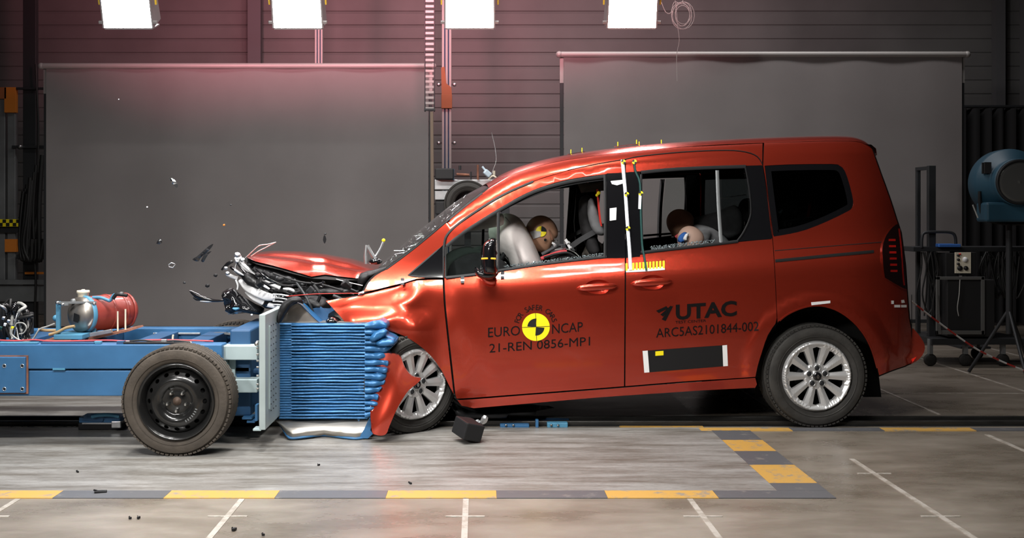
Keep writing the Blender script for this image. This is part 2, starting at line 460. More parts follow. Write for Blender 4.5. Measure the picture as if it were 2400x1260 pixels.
bw = MB(); bw.box((0, (YF+YB)/2, 6.5), (18, YB-YF, .2)); struct('ceiling', bw, MT['wall_side'])
# vertical posts of the hall frame
def ppx(px, D): return (px-VX)*D/F
q = MB()
for px, wd, dp in ((2335, 22, 13.9), (600, 30, 13.9), (2410, 40, 13.7)):
    x = ppx(px, dp); q.beam((x, dp-.06, 0), (x, dp-.06, 6.3), wd*dp/F, .12, up=(0, 1, 0))
trim(q, mat('post_grey', (.11, .11, .115), rough=.6))

# flood lamps in view
def lamp(px, label, en=46):
    D = 8.4; wd = 112*D/F; hh = .62
    c = P(px, 0, D); zb = P(px, 71, D).z
    root = empty('flood_lamp', (c.x, D, zb), label, 'lamp', 'flood lamps hanging in a row above the track')
    M = Euler((R(20), 0, 0)).to_matrix(); O = Vector((c.x, D, zb+.02))
    def T(x, y, z): return O+M@Vector((x, y, z))
    h = MB()
    for s in (-1, 1): h.add([T(s*wd/2, -.02, 0), T(s*wd/2, .2, .04), T(s*wd*.42, .2, hh), T(s*wd*.48, -.02, hh), T(s*(wd/2+.012), -.02, 0), T(s*(wd/2+.012), .2, .04), T(s*(wd*.42+.012), .2, hh), T(s*(wd*.48+.012), -.02, hh)],
        [(0, 1, 2, 3), (4, 5, 6, 7), (0, 1, 5, 4), (1, 2, 6, 5), (2, 3, 7, 6), (3, 0, 4, 7)])
    h.box(T(0, .09, -.006), (wd, .2, .012), M); h.box(T(0, .2, hh/2), (wd*.9, .02, hh), M)
    h.build('housing', MT['lamp_body'], root)
    f = MB(); f.box(T(0, 0, hh/2+.004), (wd-.004, .02, hh), M, .004); f.build('lamp_glass', MT['lamp_face'], root)
    t = MB()
    for s in (-1, 1): t.box(T(s*(wd/2+.02), 0, .045), (.045, .03, .025), M, .004)
    t.build('clamp', MT['lamp_body'], root)
    y = MB()
    for s in (-1, 1): y.box(T(s*(wd/2+.034), .04, .24), (.012, .02, .12), M)
    y.build('latch', mat('latch_yellow', (.75, .5, .05), rough=.4) if 'latch_yellow' not in MT else MT['latch_yellow'], root)
    b = MB(); tp = T(0, .1, hh)
    for s in (-1, 1): b.tube([T(s*(wd/2+.03), .1, hh*.55), T(s*(wd/2+.03), .1, hh+.12)], .012)
    b.tube([T(-(wd/2+.03), .1, hh+.12), T(wd/2+.03, .1, hh+.12)], .012); b.tube([T(0, .1, hh+.12), Vector((tp.x, D, 4.05))], .02)
    b.build('yoke', MT['lamp_body'], root)
    # added pink light: throws a flare-like glow on the wall behind the lamp
    l = bpy.data.lights.new('glow_fill', 'AREA'); l.shape = 'RECTANGLE'; l.size = .4; l.size_y = .5; l.energy = en; l.color = (1, .33, .40); l.spread = R(110)
    o = bpy.data.objects.new('glow_fill', l); COL.objects.link(o); o.parent = root
    o.location = (0, .42, .35); o.rotation_euler = (R(90+30), 0, 0)
    return root
lamp(302, 'leftmost of the four glowing white flood lamps, over the left grey screen')
lamp(699, 'second glowing white flood lamp from the left, over the left grey screen')
lamp(1101, 'glowing white flood lamp hanging over the gap between the two screens')
lamp(1480, 'rightmost of the four glowing white flood lamps, over the right grey screen', 14)
q = MB(); q.beam((-4, 8.4, 4.10), (4, 8.4, 4.10), .09, .09, bev=.01); q.tube([(-4, 8.4, 4.06), (-4, 8.4, 6.4)], .03); q.tube([(4, 8.4, 4.06), (4, 8.4, 6.4)], .03)
tag(q.build('lamp_rail', MT['dark_metal']), 'dark overhead bar carrying the flood lamps', 'rail')

# roller screens
def screen(x0, x1, yt, yb, D, label, rp=0):
    a = P(x0, yt, D); b = P(x1, yb, D)
    root = empty('backdrop_screen', ((a.x+b.x)/2, D, 0), label, 'screen')
    q = MB(); rows = []
    for i in range(41):
        x = a.x+(b.x-a.x)*i/40
        rows.append([Vector((x, D+.006*math.sin(i*.8), a.z+(b.z-a.z)*k/8)) for k in range(9)])
    q.grid(rows); rows2 = [[v+Vector((0, .006, 0)) for v in r] for r in rows]; q.grid(rows2)
    q.build('fabric', MT['screen'], root, fixn=False)
    q = MB(); q.tube([(a.x-.03, D, a.z+.015), (b.x+.03, D, a.z+.015)], .030, 16); q.build('roller_tube', MT['screen_tube'], root)
    q = MB(); q.box(((a.x+b.x)/2, D, b.z), (b.x-a.x, .03, .035)); q.build('bottom_bar', MT['dark_metal'], root)
    for s, x in ((-1, a.x), (1, b.x)):
        q = MB(); q.beam((x+s*.02, D+.05, 0), (x+s*.02, D+.05, a.z-.27), .035, .035); q.box((x+s*.02, D+.05, .01), (.3, .6, .02)); q.build('stand', MT['dark_metal'], root)
        q = MB(); q.beam((x+s*.02, D+.05, a.z-.27), (x+s*.02, D+.05, a.z), .040, .04); q.build('stand_sleeve', MT['screen_tube'], root)
        q = MB(); q.ball((x+s*.05, D, a.z+.015), .034, 8); q.build('end_cap', MT['screen_tube'], root)
    return root
screen(108, 1004, 158, 768, 10.9, 'left grey backdrop screen standing behind the crash trolley')
screen(1322, 2255, 131, 752, 10.6, 'right grey backdrop screen standing behind the car')
# ------------------------------------------------------------------ the car: local frame u (to the rear), v (to the near side), z
TH = R(3.0); CT, ST = math.cos(TH), math.sin(TH)
OX, OY = 2.0635, 7.38      # rear axle centre
def W3(u, v, z): return Vector((OX+u*CT+v*ST, OY+u*ST-v*CT, z))
def loc_at(px, py, v):
    k = (px-VX)/F
    u = (k*(OY-v*CT)-OX-v*ST)/(CT-k*ST)
    D = OY+u*ST-v*CT
    return u, CH-(py-VY)*D/F
_hp = [(-.6, .80), (-.10, .86), (0, .885), (.05, .905), (.10, .914), (.3, .926), (.55, .934), (.67, .936), (.72, .930), (.77, .910), (.82, .886), (.90, .862), (1.1, .825), (1.35, .765), (1.45, .738), (1.6, .68), (2.2, .5)]
_hx = np.array([a for a, b in _hp]); _hy = np.array([b for a, b in _hp])
_fx = np.arange(-.6, 2.2, .01); _fy = np.interp(_fx, _hx, _hy)
_kr = np.exp(-.5*(np.arange(-8, 9)/2.6)**2); _kr /= _kr.sum(); _fy = np.convolve(np.pad(_fy, 8, mode='edge'), _kr, 'valid')
TOP = [(820, 690), (885, 628), (940, 583), (1000, 532), (1080, 470), (1150, 428), (1175, 413), (1210, 396), (1260, 380), (1320, 366), (1400, 353), (1500, 341), (1600, 333), (1700, 327), (1800, 322), (1900, 319), (1985, 318), (2020, 323), (2042, 336), (2060, 385), (2100, 500), (2130, 660)]
TL = [loc_at(a, b, .5) for a, b in sm(TOP, 5)]
TU = np.array([a for a, b in TL]); TZ = np.array([b for a, b in TL])
UR = loc_at(2118, 620, .85)[0]
def Wv(u, z):
    h = z-.2555-.0714*(u+.58)
    v = float(np.interp(h, _fx, _fy))
    t = float(np.interp(u, TU, TZ))-z          # distance below the silhouette of the roof
    if t < .13 and u > -2.3: v -= ((.13-max(t, -.02))/.13)**2*.11
    if u > .10: v -= .115*min(1.25, (u-.10)/(UR-.10))**2.6     # plan taper at the rear
    if u < -2.45: v -= .10*((-2.45-u)/.6)**2      # plan taper at the nose
    return v
RIDGE = [(832, 752), (882, 750), (930, 735), (970, 700), (996, 676)]
CREASE = [(770, 706), (850, 688), (940, 676), (985, 684), (1010, 720), (1022, 780)]
DENT2 = [(860, 765), (930, 762), (985, 790), (1030, 850)]
def off_fender(px, py):
    k = max(0, min(1, (1045-px)/130.0)); k = k*k*(3-2*k)
    o = .040*math.exp(-(polydist(px, py, RIDGE)/30)**2)-.030*math.exp(-(polydist(px, py, CREASE)/28)**2)-.008*math.exp(-(polydist(px, py, DENT2)/24)**2)
    o += .05*max(0, (930-px)/150.0)
    o += .004*noise.noise(Vector((px*.014, py*.020, 3)))
    a = max(0, min(1, (1035-px)/70.0)); b = max(0, min(1, (py-715)/60.0)); a = a*a*(3-2*a); b = b*b*(3-2*b)
    return k*o+.085*a*b
def off_door(px, py):
    o = 0
    if px < 1200:                                  # the buckled front edge of the door
        k = (1200-px)/160.0
        o += k*(.010*noise.noise(Vector((px*.02, py*.011, 9)))-.02*math.exp(-((py-700)/55.0)**2)*k)
    return o
def body_loc(px, py, off=0.0):
    v = .9
    for _ in range(6):
        u, z = loc_at(px, py, v); v = Wv(u, z)+off
    return u, v, z
def near(px, py, off=0.0):
    u, v, z = body_loc(px, py, off); return W3(u, v, z)
def far(px, py, off=0.0):
    u, v, z = body_loc(px, py, off); return W3(u, -v, z)
def panel(name, m, parent, outline, holes=(), sp=14, gap=1.0, extra=None, flange=.016, off=0.0, mirror=False, hgap=0.0, label=None, fn=None):
    """a sheet-metal panel traced on the body side, with folded edges"""
    ol = inset(outline, gap) if gap else outline
    hs = [inset(h, -hgap) if hgap else h for h in holes]
    V, T, loops = cdt(ol, hs, sp)
    g = fn or (far if mirror else near)
    ex = extra or (lambda a, b: 0)
    mb = MB(); pts = [g(a, b, off+ex(a, b)) for a, b in V]
    mb.add(pts, T, True)
    def nrm(a, b):
        e = 2.5; f = lambda x, y: g(x, y, off+ex(x, y))
        n_ = (f(a+e, b)-f(a-e, b)).cross(f(a, b+e)-f(a, b-e)); n_.normalize()
        return n_ if (n_.y < 0) != mirror else -n_
    NR = [nrm(a, b) for a, b in V]
    if flange:
        for lp in loops:
            A = [g(a, b, off+ex(a, b)) for a, b in lp]; B = [g(a, b, off+ex(a, b)-flange) for a, b in lp]; n = len(lp)
            mb.add(A+B, [(i, (i+1) % n, n+(i+1) % n, n+i) for i in range(n)], True)
    # orient outwards
    o = mb.build(name, m, parent, fixn=False)
    me = o.data; s = sum(p.normal.y*p.area for p in me.polygons)
    if (s > 0) != mirror: me.flip_normals()
    me.update(); vn = [tuple(v.normal) for v in me.vertices]
    for i in range(len(NR)): vn[i] = tuple(NR[i])
    me.normals_split_custom_set_from_vertices(vn)
    if label: o['label'] = label
    return o
def strip(name, m, parent, line, wpx, off=.004, fn=near, th=.012, closed=False, sub=3, ex=None):
    """a raised ribbon following a line on the body side"""
    L = sm(line, sub, closed) if sub > 1 else list(line)
    n = len(L); mb = MB(); rows = []
    ex = ex or (lambda a, b: 0)
    for i in range(n):
        a = Vector(L[i-1] if (i > 0 or closed) else L[0]); b = Vector(L[(i+1) % n] if (i < n-1 or closed) else L[-1])
        t = (b-a); t = t.normalized() if t.length > 0 else Vector((1, 0)); q = Vector((-t.y, t.x))
        w_ = wpx[i*len(wpx)//n] if isinstance(wpx, (list, tuple)) else wpx
        p = Vector(L[i]); r = []
        e = ex(*p)
        for s_, o_ in ((-.5, off-th), (-.5, off*.6), (-.3, off), (.3, off), (.5, off*.6), (.5, off-th)):
            pp = p+q*(s_*w_); r.append(fn(pp.x, pp.y, o_+e))
        rows.append(r)
    if closed: rows.append(rows[0])
    mb.grid(rows, True)
    return mb.build(name, m, parent, sharp=35)

car = empty('car', W3(-1.3, 0, 0), 'crushed copper red family van with its nose folded over the blue barrier', 'car')
PAINT = MT['paint']; PE = MT['paint_edge']
# ---- outlines (traced)
D1T = sm([(1041, 572), (1048, 550), (1075, 524), (1120, 492), (1180, 456), (1250, 425), (1330, 400), (1400, 385), (1465, 374)], 3)
FDOOR = D1T+[(1465, 500), (1465, 605), (1464, 760), (1463, 905)]+sm([(1400, 910), (1240, 922), (1110, 932), (1070, 934)], 2)+[(1067, 925)]+sm([(1060, 860), (1051, 780), (1044, 710), (1041, 652)], 2)
FWIN = sm([(1045, 573), (1075, 549), (1120, 520), (1165, 492), (1205, 467), (1250, 445), (1300, 428), (1350, 417), (1418, 408), (1462, 405)], 3)+[(1464, 603)]+sm([(1420, 603), (1340, 611), (1260, 621), (1180, 634), (1110, 643), (1045, 650)], 2)
D2T = sm([(1466, 374), (1500, 367), (1600, 357), (1700, 353), (1748, 357), (1775, 368), (1787, 386)], 3)
RDOOR = D2T+sm([(1788, 390), (1798, 450), (1808, 530), (1815, 620), (1819, 700), (1821, 745)], 2)+sm([(1818, 758), (1800, 785), (1787, 822), (1776, 858), (1771, 883)], 2)+sm([(1700, 888), (1600, 894), (1465, 905)], 2)[:-1]+[(1465, 905), (1466, 760), (1467, 605), (1467, 500)]
RWIN = sm([(1467, 405), (1500, 402), (1560, 396), (1650, 391), (1750, 388), (1786, 387)], 2)+sm([(1788, 390), (1797, 450), (1806, 530), (1810, 557)], 2)+sm([(1806, 560), (1730, 567), (1640, 577), (1560, 587), (1467, 603)], 2)
ARCH = sm([(1822, 757), (1835, 744), (1860, 729), (1890, 719), (1918, 716), (1950, 722), (1985, 741), (2015, 770), (2036, 803), (2050, 840), (2060, 880)], 2)
QWIN = sm([(1792, 388), (1850, 385), (1950, 384), (1968, 388), (1980, 400), (1992, 435), (2000, 472), (1997, 487), (1985, 496), (1940, 518), (1890, 538), (1850, 548), (1814, 554)], 2)+sm([(1812, 550), (1803, 480), (1793, 400)], 2)[:-1]
LAMP = [(2110, 540), (2116, 560), (2122, 620), (2125, 677), (2119, 676), (2095, 663), (2074, 650)]+sm([(2071, 630), (2068, 590), (2070, 570), (2078, 550), (2092, 532), (2104, 524)], 2)
RAILP = sm([(1145, 441), (1160, 431), (1200, 409), (1260, 389), (1320, 376), (1400, 364), (1480, 354), (1600, 344), (1700, 338), (1800, 334), (1900, 331), (1985, 330), (2020, 334), (2044, 350)], 3)
QUARTER = sm([(1790, 334), (1900, 331), (1985, 330), (2020, 334), (2044, 348)], 2)+sm([(2050, 365), (2066, 410), (2086, 465), (2102, 515)], 2)+[(2112, 545), (2122, 620), (2126, 680), (2131, 745), (2137, 775)]+sm([(2138, 800), (2137, 850)], 2)+sm([(2120, 858), (2090, 868), (2061, 880)], 2)[:-1]+ARCH[::-1]+sm([(1821, 745), (1819, 700), (1815, 620), (1808, 530), (1798, 450), (1788, 388)], 2)
WSE = sm([(905, 631), (955, 594), (1000, 558), (1050, 516), (1090, 483), (1145, 441)], 3)      # windscreen side edge
TRI = [(1039, 574), (1039, 650)]+sm([(1000, 649), (975, 647), (957, 645)], 2)+sm([(962, 640), (1000, 608), (1039, 574)], 2)[1:-1]
FRAME = sm([(852, 684), (862, 664), (880, 645), (905, 631)], 2)[:-1]+WSE[:-1]+RAILP[:22]+[(1788, 335), (1787, 384)]+D2T[::-1][1:]+D1T[::-1][1:]+[(1039, 651)]+sm([(1000, 652), (975, 654), (945, 663), (900, 674), (852, 686)], 2)[:-1]
FENDER = sm([(762, 704), (800, 698), (850, 690), (900, 677), (945, 665), (978, 656), (1038, 654)], 2)+sm([(1041, 710), (1048, 780), (1057, 860), (1064, 925)], 2)+sm([(1050, 900), (1034, 868), (1010, 835), (980, 808), (945, 787), (905, 774), (870, 772)], 2)+[(830, 779), (818, 768), (800, 745), (780, 723)]
SILL = sm([(1072, 937), (1110, 935), (1240, 925), (1400, 913), (1463, 908), (1600, 897), (1770, 885)], 2)+[(1774, 900), (1770, 908)]+sm([(1650, 914), (1500, 924), (1400, 931), (1250, 944), (1110, 956)], 2)+[(1082, 950)]
def CUP(cx, cy): return sm([(cx-32, cy+2), (cx-20, cy-12), (cx, cy-17), (cx+20, cy-14), (cx+32, cy-4), (cx+20, cy+14), (cx, cy+17), (cx-20, cy+13)], 3, True)
def off_arch(px, py):
    d = (math.hypot(px-1918, py-862)-158)/26.0; d = max(0, min(1, d)); return .016*(1-d*d*(3-2*d)) if py < 905 else 0
for mir in (False, True):
    lb = None
    ef = (lambda a, b: 0) if mir else off_fender
    ed = (lambda a, b: 0) if mir else off_door
    fd = panel('front_door', PAINT, car, FDOOR, [FWIN]+([] if mir else [CUP(1400, 672)]), extra=ed, gap=.55, mirror=mir)
    rd = panel('sliding_door', PAINT, car, RDOOR, [RWIN]+([] if mir else [CUP(1528, 661)]), extra=off_arch, gap=.55, mirror=mir)
    qp = panel('rear_quarter_panel', PAINT, car, QUARTER, [QWIN], extra=off_arch, gap=.8, mirror=mir)
    fr = panel('body_frame', PAINT, car, FRAME, gap=.8, mirror=mir)
    fe = panel('front_fender', PAINT, car, FENDER, extra=ef, gap=1.0, mirror=mir, sp=9)
    si = panel('side_sill', PAINT, car, SILL, gap=0, mirror=mir, sp=8)
    fn = far if mir else near
    # dark seals behind the shut lines, and inner trim below the windows
    inn = MB()
    for poly, holes in ((FDOOR, [inset(FWIN, -4)]), (RDOOR, [inset(RWIN, -4)]), (QUARTER, [inset(QWIN, -4)]), (inset(FRAME, -1.5), [])):
        V, T, _ = cdt(inset(poly, -2), holes, 30)
        inn.add([fn(a, b, -.035) for a, b in V], T, True)
    inn.build('inner_trim', MT['liner'], car, fixn=False)
    # glazing
    gq = panel('quarter_window', MT['glass_dark'], car, QWIN, gap=-.5, off=-.006, flange=0, mirror=mir)
    panel('window_border', MT['gloss_black'], gq, QWIN, [inset(QWIN, 14)], gap=-.5, off=-.002, flange=0, mirror=mir, sp=10)
    tr = panel('corner_window', MT['gloss_black'], car, TRI, gap=-.5, off=.003, flange=.006, mirror=mir)
    strip('window_seal', MT['trim_black'], tr, TRI, 4, off=.004, fn=fn, closed=True, sub=1)
    # front door window: quarterlight pane, pillar cover
    ql = inset([p for p in FWIN if p[0] < 1166]+[(1166, 491)], 0)
    QL = [(1045, 575)]+sm([(1075, 550), (1120, 521), (1164, 494)], 2)+[(1164, 636), (1110, 644), (1046, 651)]
    panel('quarterlight', MT['glass_tint'], fd, QL, gap=1, off=-.012, flange=0, mirror=mir)
    PC1 = [(1422, 406), (1465, 404), (1465, 604), (1422, 605)]; PC2 = [(1466, 404), (1500, 401), (1502, 591), (1500, 601), (1466, 604)]
    panel('pillar_cover', MT['gloss_black'], fd, PC1, gap=0, off=.001, mirror=mir, flange=.02)
    panel('pillar_cover', MT['gloss_black'], rd, PC2, gap=0, off=.001, mirror=mir, flange=.02)
    PC3 = sm([(1747, 388), (1786, 387)], 2)+sm([(1788, 390), (1797, 450), (1806, 530), (1810, 557)], 2)+sm([(1806, 560), (1728, 566)], 2)+sm([(1729, 562), (1748, 535), (1757, 512), (1760, 480), (1752, 430), (1747, 395)], 2)[:-1]
    panel('pillar_cover', MT['gloss_black'], rd, PC3, gap=0, off=.001, mirror=mir, flange=.02)
    # window frame strips (dark rubber)
    strip('window_seal', MT['trim_black'], fd, [(1047, 577), (1078, 551), (1120, 523), (1167, 494), (1207, 471), (1252, 449), (1302, 433), (1352, 422), (1418, 413)], 8, fn=fn)
    strip('window_seal', MT['trim_black'], fd, [(1172, 494), (1210, 474), (1254, 455), (1304, 439), (1354, 428), (1418, 419)], 6, off=-.01, th=.03, fn=fn)
    strip('window_seal', MT['grey_metal'] if 0 else MT['trim_black'], fd, [(1418, 409), (1419, 500), (1418, 604)], 7, fn=fn, off=.006)
    strip('window_divider', MT['trim_black'], fd, [(1168, 490), (1168, 560), (1168, 638)], 7, fn=fn, off=.004, th=.03)
    strip('window_seal', MT['trim_black'], fd, [(1044, 578), (1044, 650)], 4, fn=fn, off=.004)
    strip('sill_seal', MT['trim_black'], fd, [(1045, 650), (1110, 643), (1180, 632), (1260, 620), (1340, 610), (1422, 601)], 6, fn=fn, off=.006, th=.05)
    strip('window_seal', MT['trim_black'], rd, [(1502, 404), (1560, 398), (1650, 393), (1748, 390)], 8, fn=fn, off=.004)
    strip('window_seal', MT['trim_black'], rd, [(1503, 408), (1503, 500), (1506, 592)], 5, fn=fn, off=.004)
    strip('window_seal', MT['chrome'] if 0 else MT['trim_black'], rd, [(1747, 392), (1756, 440), (1760, 490), (1756, 515), (1742, 545), (1728, 564)], 4, fn=fn, off=.005)
    strip('window_divider', MT['grey_metal'], rd, [(1681, 399), (1684, 480), (1690, 568)], 8, fn=fn, off=.006, th=.03)
    strip('sill_seal', MT['trim_black'], rd, [(1502, 592), (1560, 585), (1640, 576), (1730, 565)], 7, fn=fn, off=.006, th=.05)
    SL = [(1690, 399), (1744, 396), (1753, 440), (1757, 490), (1752, 514), (1738, 545), (1724, 563), (1694, 568)]
    panel('side_window', MT['glass_tint'], rd, SL, gap=0, off=-.012, flange=0, mirror=mir)
    # tail lamp
    tl = panel('tail_lamp', MT['lamp_smoke'], car, LAMP, gap=0, off=.012, flange=.04, mirror=mir, sp=8)
    bars = MB()
    for k in range(6):
        y = 562+k*14.5; x = 2083+k*.9
        poly = [(x, y-2.5), (x+16, y-2.5), (x+16, y+2.5), (x, y+2.5)]
        bars = MB(); bars.prism(poly, lambda a, b: fn(a, b, .0145), lambda a, b: fn(a, b, .008)); bars.build('light_bar', MT['red_lens'], tl)
    strip('light_bar', MT['red_lens'], tl, [(2108, 535), (2113, 580), (2117, 640), (2120, 668)], 4, fn=fn, off=.015)
    # slide track of the sliding door
    strip('slide_track', MT['gap'], qp, [(1817, 611), (1930, 600), (2048, 589)], 7, fn=fn, off=.003, th=.01, sub=14)
    strip('seam', MT['gap'], qp, [(1816, 587), (1950, 576), (2066, 567)], 1.6, fn=fn, off=.002, th=.01, sub=14)
    # bumper corner
    BP = [(2137, 775)]+sm([(2139, 768), (2152, 782), (2164, 800), (2168, 815), (2162, 832), (2148, 846), (2136, 852)], 2)+[(2136, 810)]
    panel('rear_bumper', PAINT, car, BP, gap=0, off=0, flange=.3, mirror=mir, sp=6)
    # wheel housing behind the rear arch
    wh = MB(); rows = []
    for k in range(len(ARCH)):
        a, b = ARCH[k]; rows.append([fn(a, b, -.012), fn(a, b, -.30)])
    a, b = rows[0][1], rows[-1][1]
    wh.grid(rows, True); back = [fn(*p, -.30) for p in ARCH]; wh.add(back+[fn(1800, 830, -.3), fn(1790, 900, -.3), fn(2060, 905, -.3)][:2][::-1], [])
    bk = back+[fn(2066, 930, -.30), fn(1768, 930, -.30), fn(1772, 885, -.30), fn(1790, 822, -.30)]; wh.add(bk, [tuple(range(len(bk)))])
    wh.grid([[fn(1822, 757, -.012), fn(1822, 757, -.3)], [fn(1788, 822, -.012), fn(1788, 822, -.3)], [fn(1773, 905, -.012), fn(1773, 905, -.3)]], True)
    wh.build('wheel_housing', MT['liner'], car, fixn=False)
    strip('arch_edge', PAINT, qp, ARCH[1:-1:2], 5, off=.019, fn=fn)
strip('door_seal', MT['trim_black'], car, [(1040, 600)]+[p for p in D1T[1:-8:2]], 5.5, off=.005)
strip('shut_line', MT['gap'], car, [(1787, 384), (1775, 366), (1748, 355.5), (1700, 351.5), (1600, 355.5), (1500, 365.5), (1466, 372.5), (1400, 383.5), (1330, 398.5)], 1.6, off=.001)

# ---- roof: lofted across from rail to rail
def roof_rows():
    rows = []
    L = RAILP
    for (a, b) in L:
        u, v, z = body_loc(a, b); zt = float(np.interp(u, TU, TZ))
        r = []
        ks = [1, .985, .95, .9, .82, .7, .55, .35, .15, 0]
        prof = [z+(zt+.012-z)*(1-abs(k)**5) for k in ks]
        vs_ = [v*k for k in ks]
        full = list(zip(vs_, prof))
        r = [W3(u, q, zz) for q, zz in full]+[W3(u, -q, zz) for q, zz in full[::-1][1:]]
        rows.append(r)
    return rows
rf = MB(); rr_ = roof_rows(); rf.grid(rr_, True)
o = rf.build('roof', PAINT, car, fixn=False)
if sum(p.normal.z*p.area for p in o.data.polygons) < 0: o.data.flip_normals()
hl = MB(); hl.grid([[v-Vector((0, 0, .05)) for v in r] for r in rr_], True); hl.build('headliner', MT['headliner'], car)
# rear face: spoiler, tailgate with window
tg = MB(); rows = []
for (a, b) in [(2044, 349)]+sm([(2050, 365), (2066, 410), (2086, 465), (2102, 515), (2112, 545), (2122, 620), (2126, 680), (2131, 745), (2137, 775)], 2):
    u, v, z = body_loc(a, b)
    rows.append([W3(u+.10*(1-(k/6)**2), v*k/6, z) for k in range(6, -7, -1)])
tg.grid(rows[0:2], True); tg.grid(rows[7:], True); tail = tg.build('tailgate', PAINT, car)
wq = MB(); wq.grid(rows[1:8], True); wq.build('rear_window', MT['glass_dark'], tail)
sp = MB(); u, v, z = body_loc(2044, 349); rows = []
for k in range(13):
    q = (1-k/6); e = 1-q**2
    rows.append([W3(u-.10, v*q*.98, z+.035+.03*e), W3(u+.0, v*q*.98, z+.03+.03*e), W3(u+.035+.1*e, v*q*.97, z+.005+.02*e), W3(u+.045+.1*e, v*q*.96, z-.035), W3(u+.02, v*q*.95, z-.06)])
sp.grid(rows, True); sp.build('spoiler', MT['paint'], tail)
bp_ = MB(); rows = []
for (du, z) in ((0, .60), (.06, .585), (.13, .55), (.145, .48), (.13, .40), (.06, .36), (-.1, .34)):
    u, v, _ = body_loc(2137, 800)
    rows.append([W3(u-.03+du*(1-.5*abs(k/6)**4)+.06*(1-(k/6)**2), (v-.01)*k/6, z) for k in range(6, -7, -1)])
bp_.grid(rows, True); bp_.build('rear_bumper', PAINT, car)
# ---- windscreen
ws = MB(); rows = []
TS = sm([(888, 627), (940, 583), (1000, 532), (1080, 470), (1152, 428)], 5)
n = len(TS)
E = [WSE[0]]+[tuple(np.array([np.interp(i/(n-1)*(len(WSE)-1), range(len(WSE)), [p[c] for p in WSE]) for c in (0, 1)])) for i in range(1, n-1)]+[WSE[-1]]
for i in range(n):
    ue, ve, ze = body_loc(*E[i]); us, zs = loc_at(*TS[i], .35)
    k0 = .35/ve; du = (us-ue)/(1-k0*k0); dz = (zs-ze)/(1-k0*k0)
    rows.append([W3(ue+du*(1-q*q), ve*q, ze+dz*(1-q*q)) for q in [j/12 for j in range(12, -13, -1)]])
ws.grid(rows, True); WSROWS = rows
wsc = ws.build('windscreen', MT['glass_cracked'], car, label='cracked windscreen') if 0 else ws.build('windscreen', MT['glass_cracked'], car)
wsc['label'] = 'cracked greenish windscreen'
rnd = random.Random(3)
cr = MB()
for k in range(70):      # splinters along the lower edge
    i = rnd.randrange(1, int(n*.75)); j = rnd.choice([1, 1, 2, 2, 3, 4, 5]); p = rows[i][j].lerp(rows[i+1][j+1], rnd.random())
    q = p+Vector((rnd.uniform(-.05, .05), 0, rnd.uniform(-.03, .03)))+(rows[i+1][j]-rows[i][j]).normalized()*rnd.uniform(-.04, .06)
    cr.tube([p+Vector((0, -.004, .004)), q+Vector((0, -.004, .004))], .0016, 4)
cr.build('glass_crack', MT['chrome'], wsc)
hd = MB(); k0 = rows[-1]; hd.grid([k0, [v+Vector((-.012, 0, -.012)) for v in k0]]); 
hd.build('header_seal', MT['trim_black'], wsc)
# door trims along the windscreen edge highlight
strip('windscreen_seal', MT['trim_black'], car, [p for p in WSE[::2]], 3.5, off=.002)
# ---- floor pan, dark inside
fp = MB(); u0 = body_loc(1075, 945)[0]; u1 = body_loc(2040, 860)[0]
fp.add([W3(u0, .86, .17), W3(u1, .66, .42), W3(u1, -.66, .42), W3(u0, -.86, .17), W3(u0, .86, .25), W3(u1, .66, .52), W3(u1, -.66, .52), W3(u0, -.86, .25)],
    [(0, 1, 2, 3), (4, 5, 6, 7), (0, 1, 5, 4), (1, 2, 6, 5), (2, 3, 7, 6), (3, 0, 4, 7)])
fp.build('floor_pan', MT['liner'], car)
# exhaust silencer / tank seen under the sill near the rear wheel
ex = MB(); ex.ball(W3(-.42, .45, .285), .17, 12, (1.6, 1, .55)); ex.build('fuel_tank', MT['trim_black'], car)
# ------------------------------------------------------------------ helpers for traced solids
def pillow(outline, D, half, rad, sp=8, smooth=True, nz=0.0, seed=0, tilt=None, mb=None, power=.5):
    """a rounded solid whose outline is traced; D may be a function of the pixel"""
    mb = mb or MB(); Df = D if callable(D) else (lambda a, b: D)
    V, T, loops = cdt(outline, (), sp); lp = loops[0]; n = len(lp)
    A = np.array(V); dm = np.full(len(V), 1e9)
    for i in range(n): dm = np.minimum(dm, segdist(A, lp[i], lp[(i+1) % n]))
    fr = []; bk = []
    for (a, b), d in zip(V, dm):
        q = min(1, d/rad); t = half*(1-(1-q)**2)**power
        if nz: t += nz*noise.noise(Vector((a*.05+seed, b*.05, seed)))*q
        c = P(a, b, Df(a, b)); fr.append(c+Vector((0, -t, 0))); bk.append(c+Vector((0, t, 0)))
    mb.add(fr+bk, [f for f in T]+[tuple(i+len(fr) for i in f[::-1]) for f in T], smooth)
    return mb
def weld(o, d=.0004):
    bm = bmesh.new(); bm.from_mesh(o.data); bmesh.ops.remove_doubles(bm, verts=bm.verts[:], dist=d)
    bmesh.ops.recalc_face_normals(bm, faces=bm.faces[:]); bm.to_mesh(o.data); bm.free(); return o
def slab(outline, D, th, mb=None, back=True):
    """flat plate of thickness th parallel to the car side; outline is its front face"""
    mb = mb or MB(); Df = D if callable(D) else (lambda a, b: D)
    mb.prism(outline, lambda a, b: P(a, b, Df(a, b)), lambda a, b: P(a, b, Df(a, b))+Vector((0, th, 0))); return mb
def pt(a, b, D): return P(a, b, D)
def pline(pts, D, r, n=8, mb=None, k=4):
    mb = mb or MB()
    L = [P(*p, D) if len(p) == 2 else P(p[0], p[1], p[2]) for p in pts]
    L = [Vector(q) for q in sm([tuple(v) for v in L], k)] if len(L) > 2 and k > 1 else L
    return mb.tube(L, r, n)

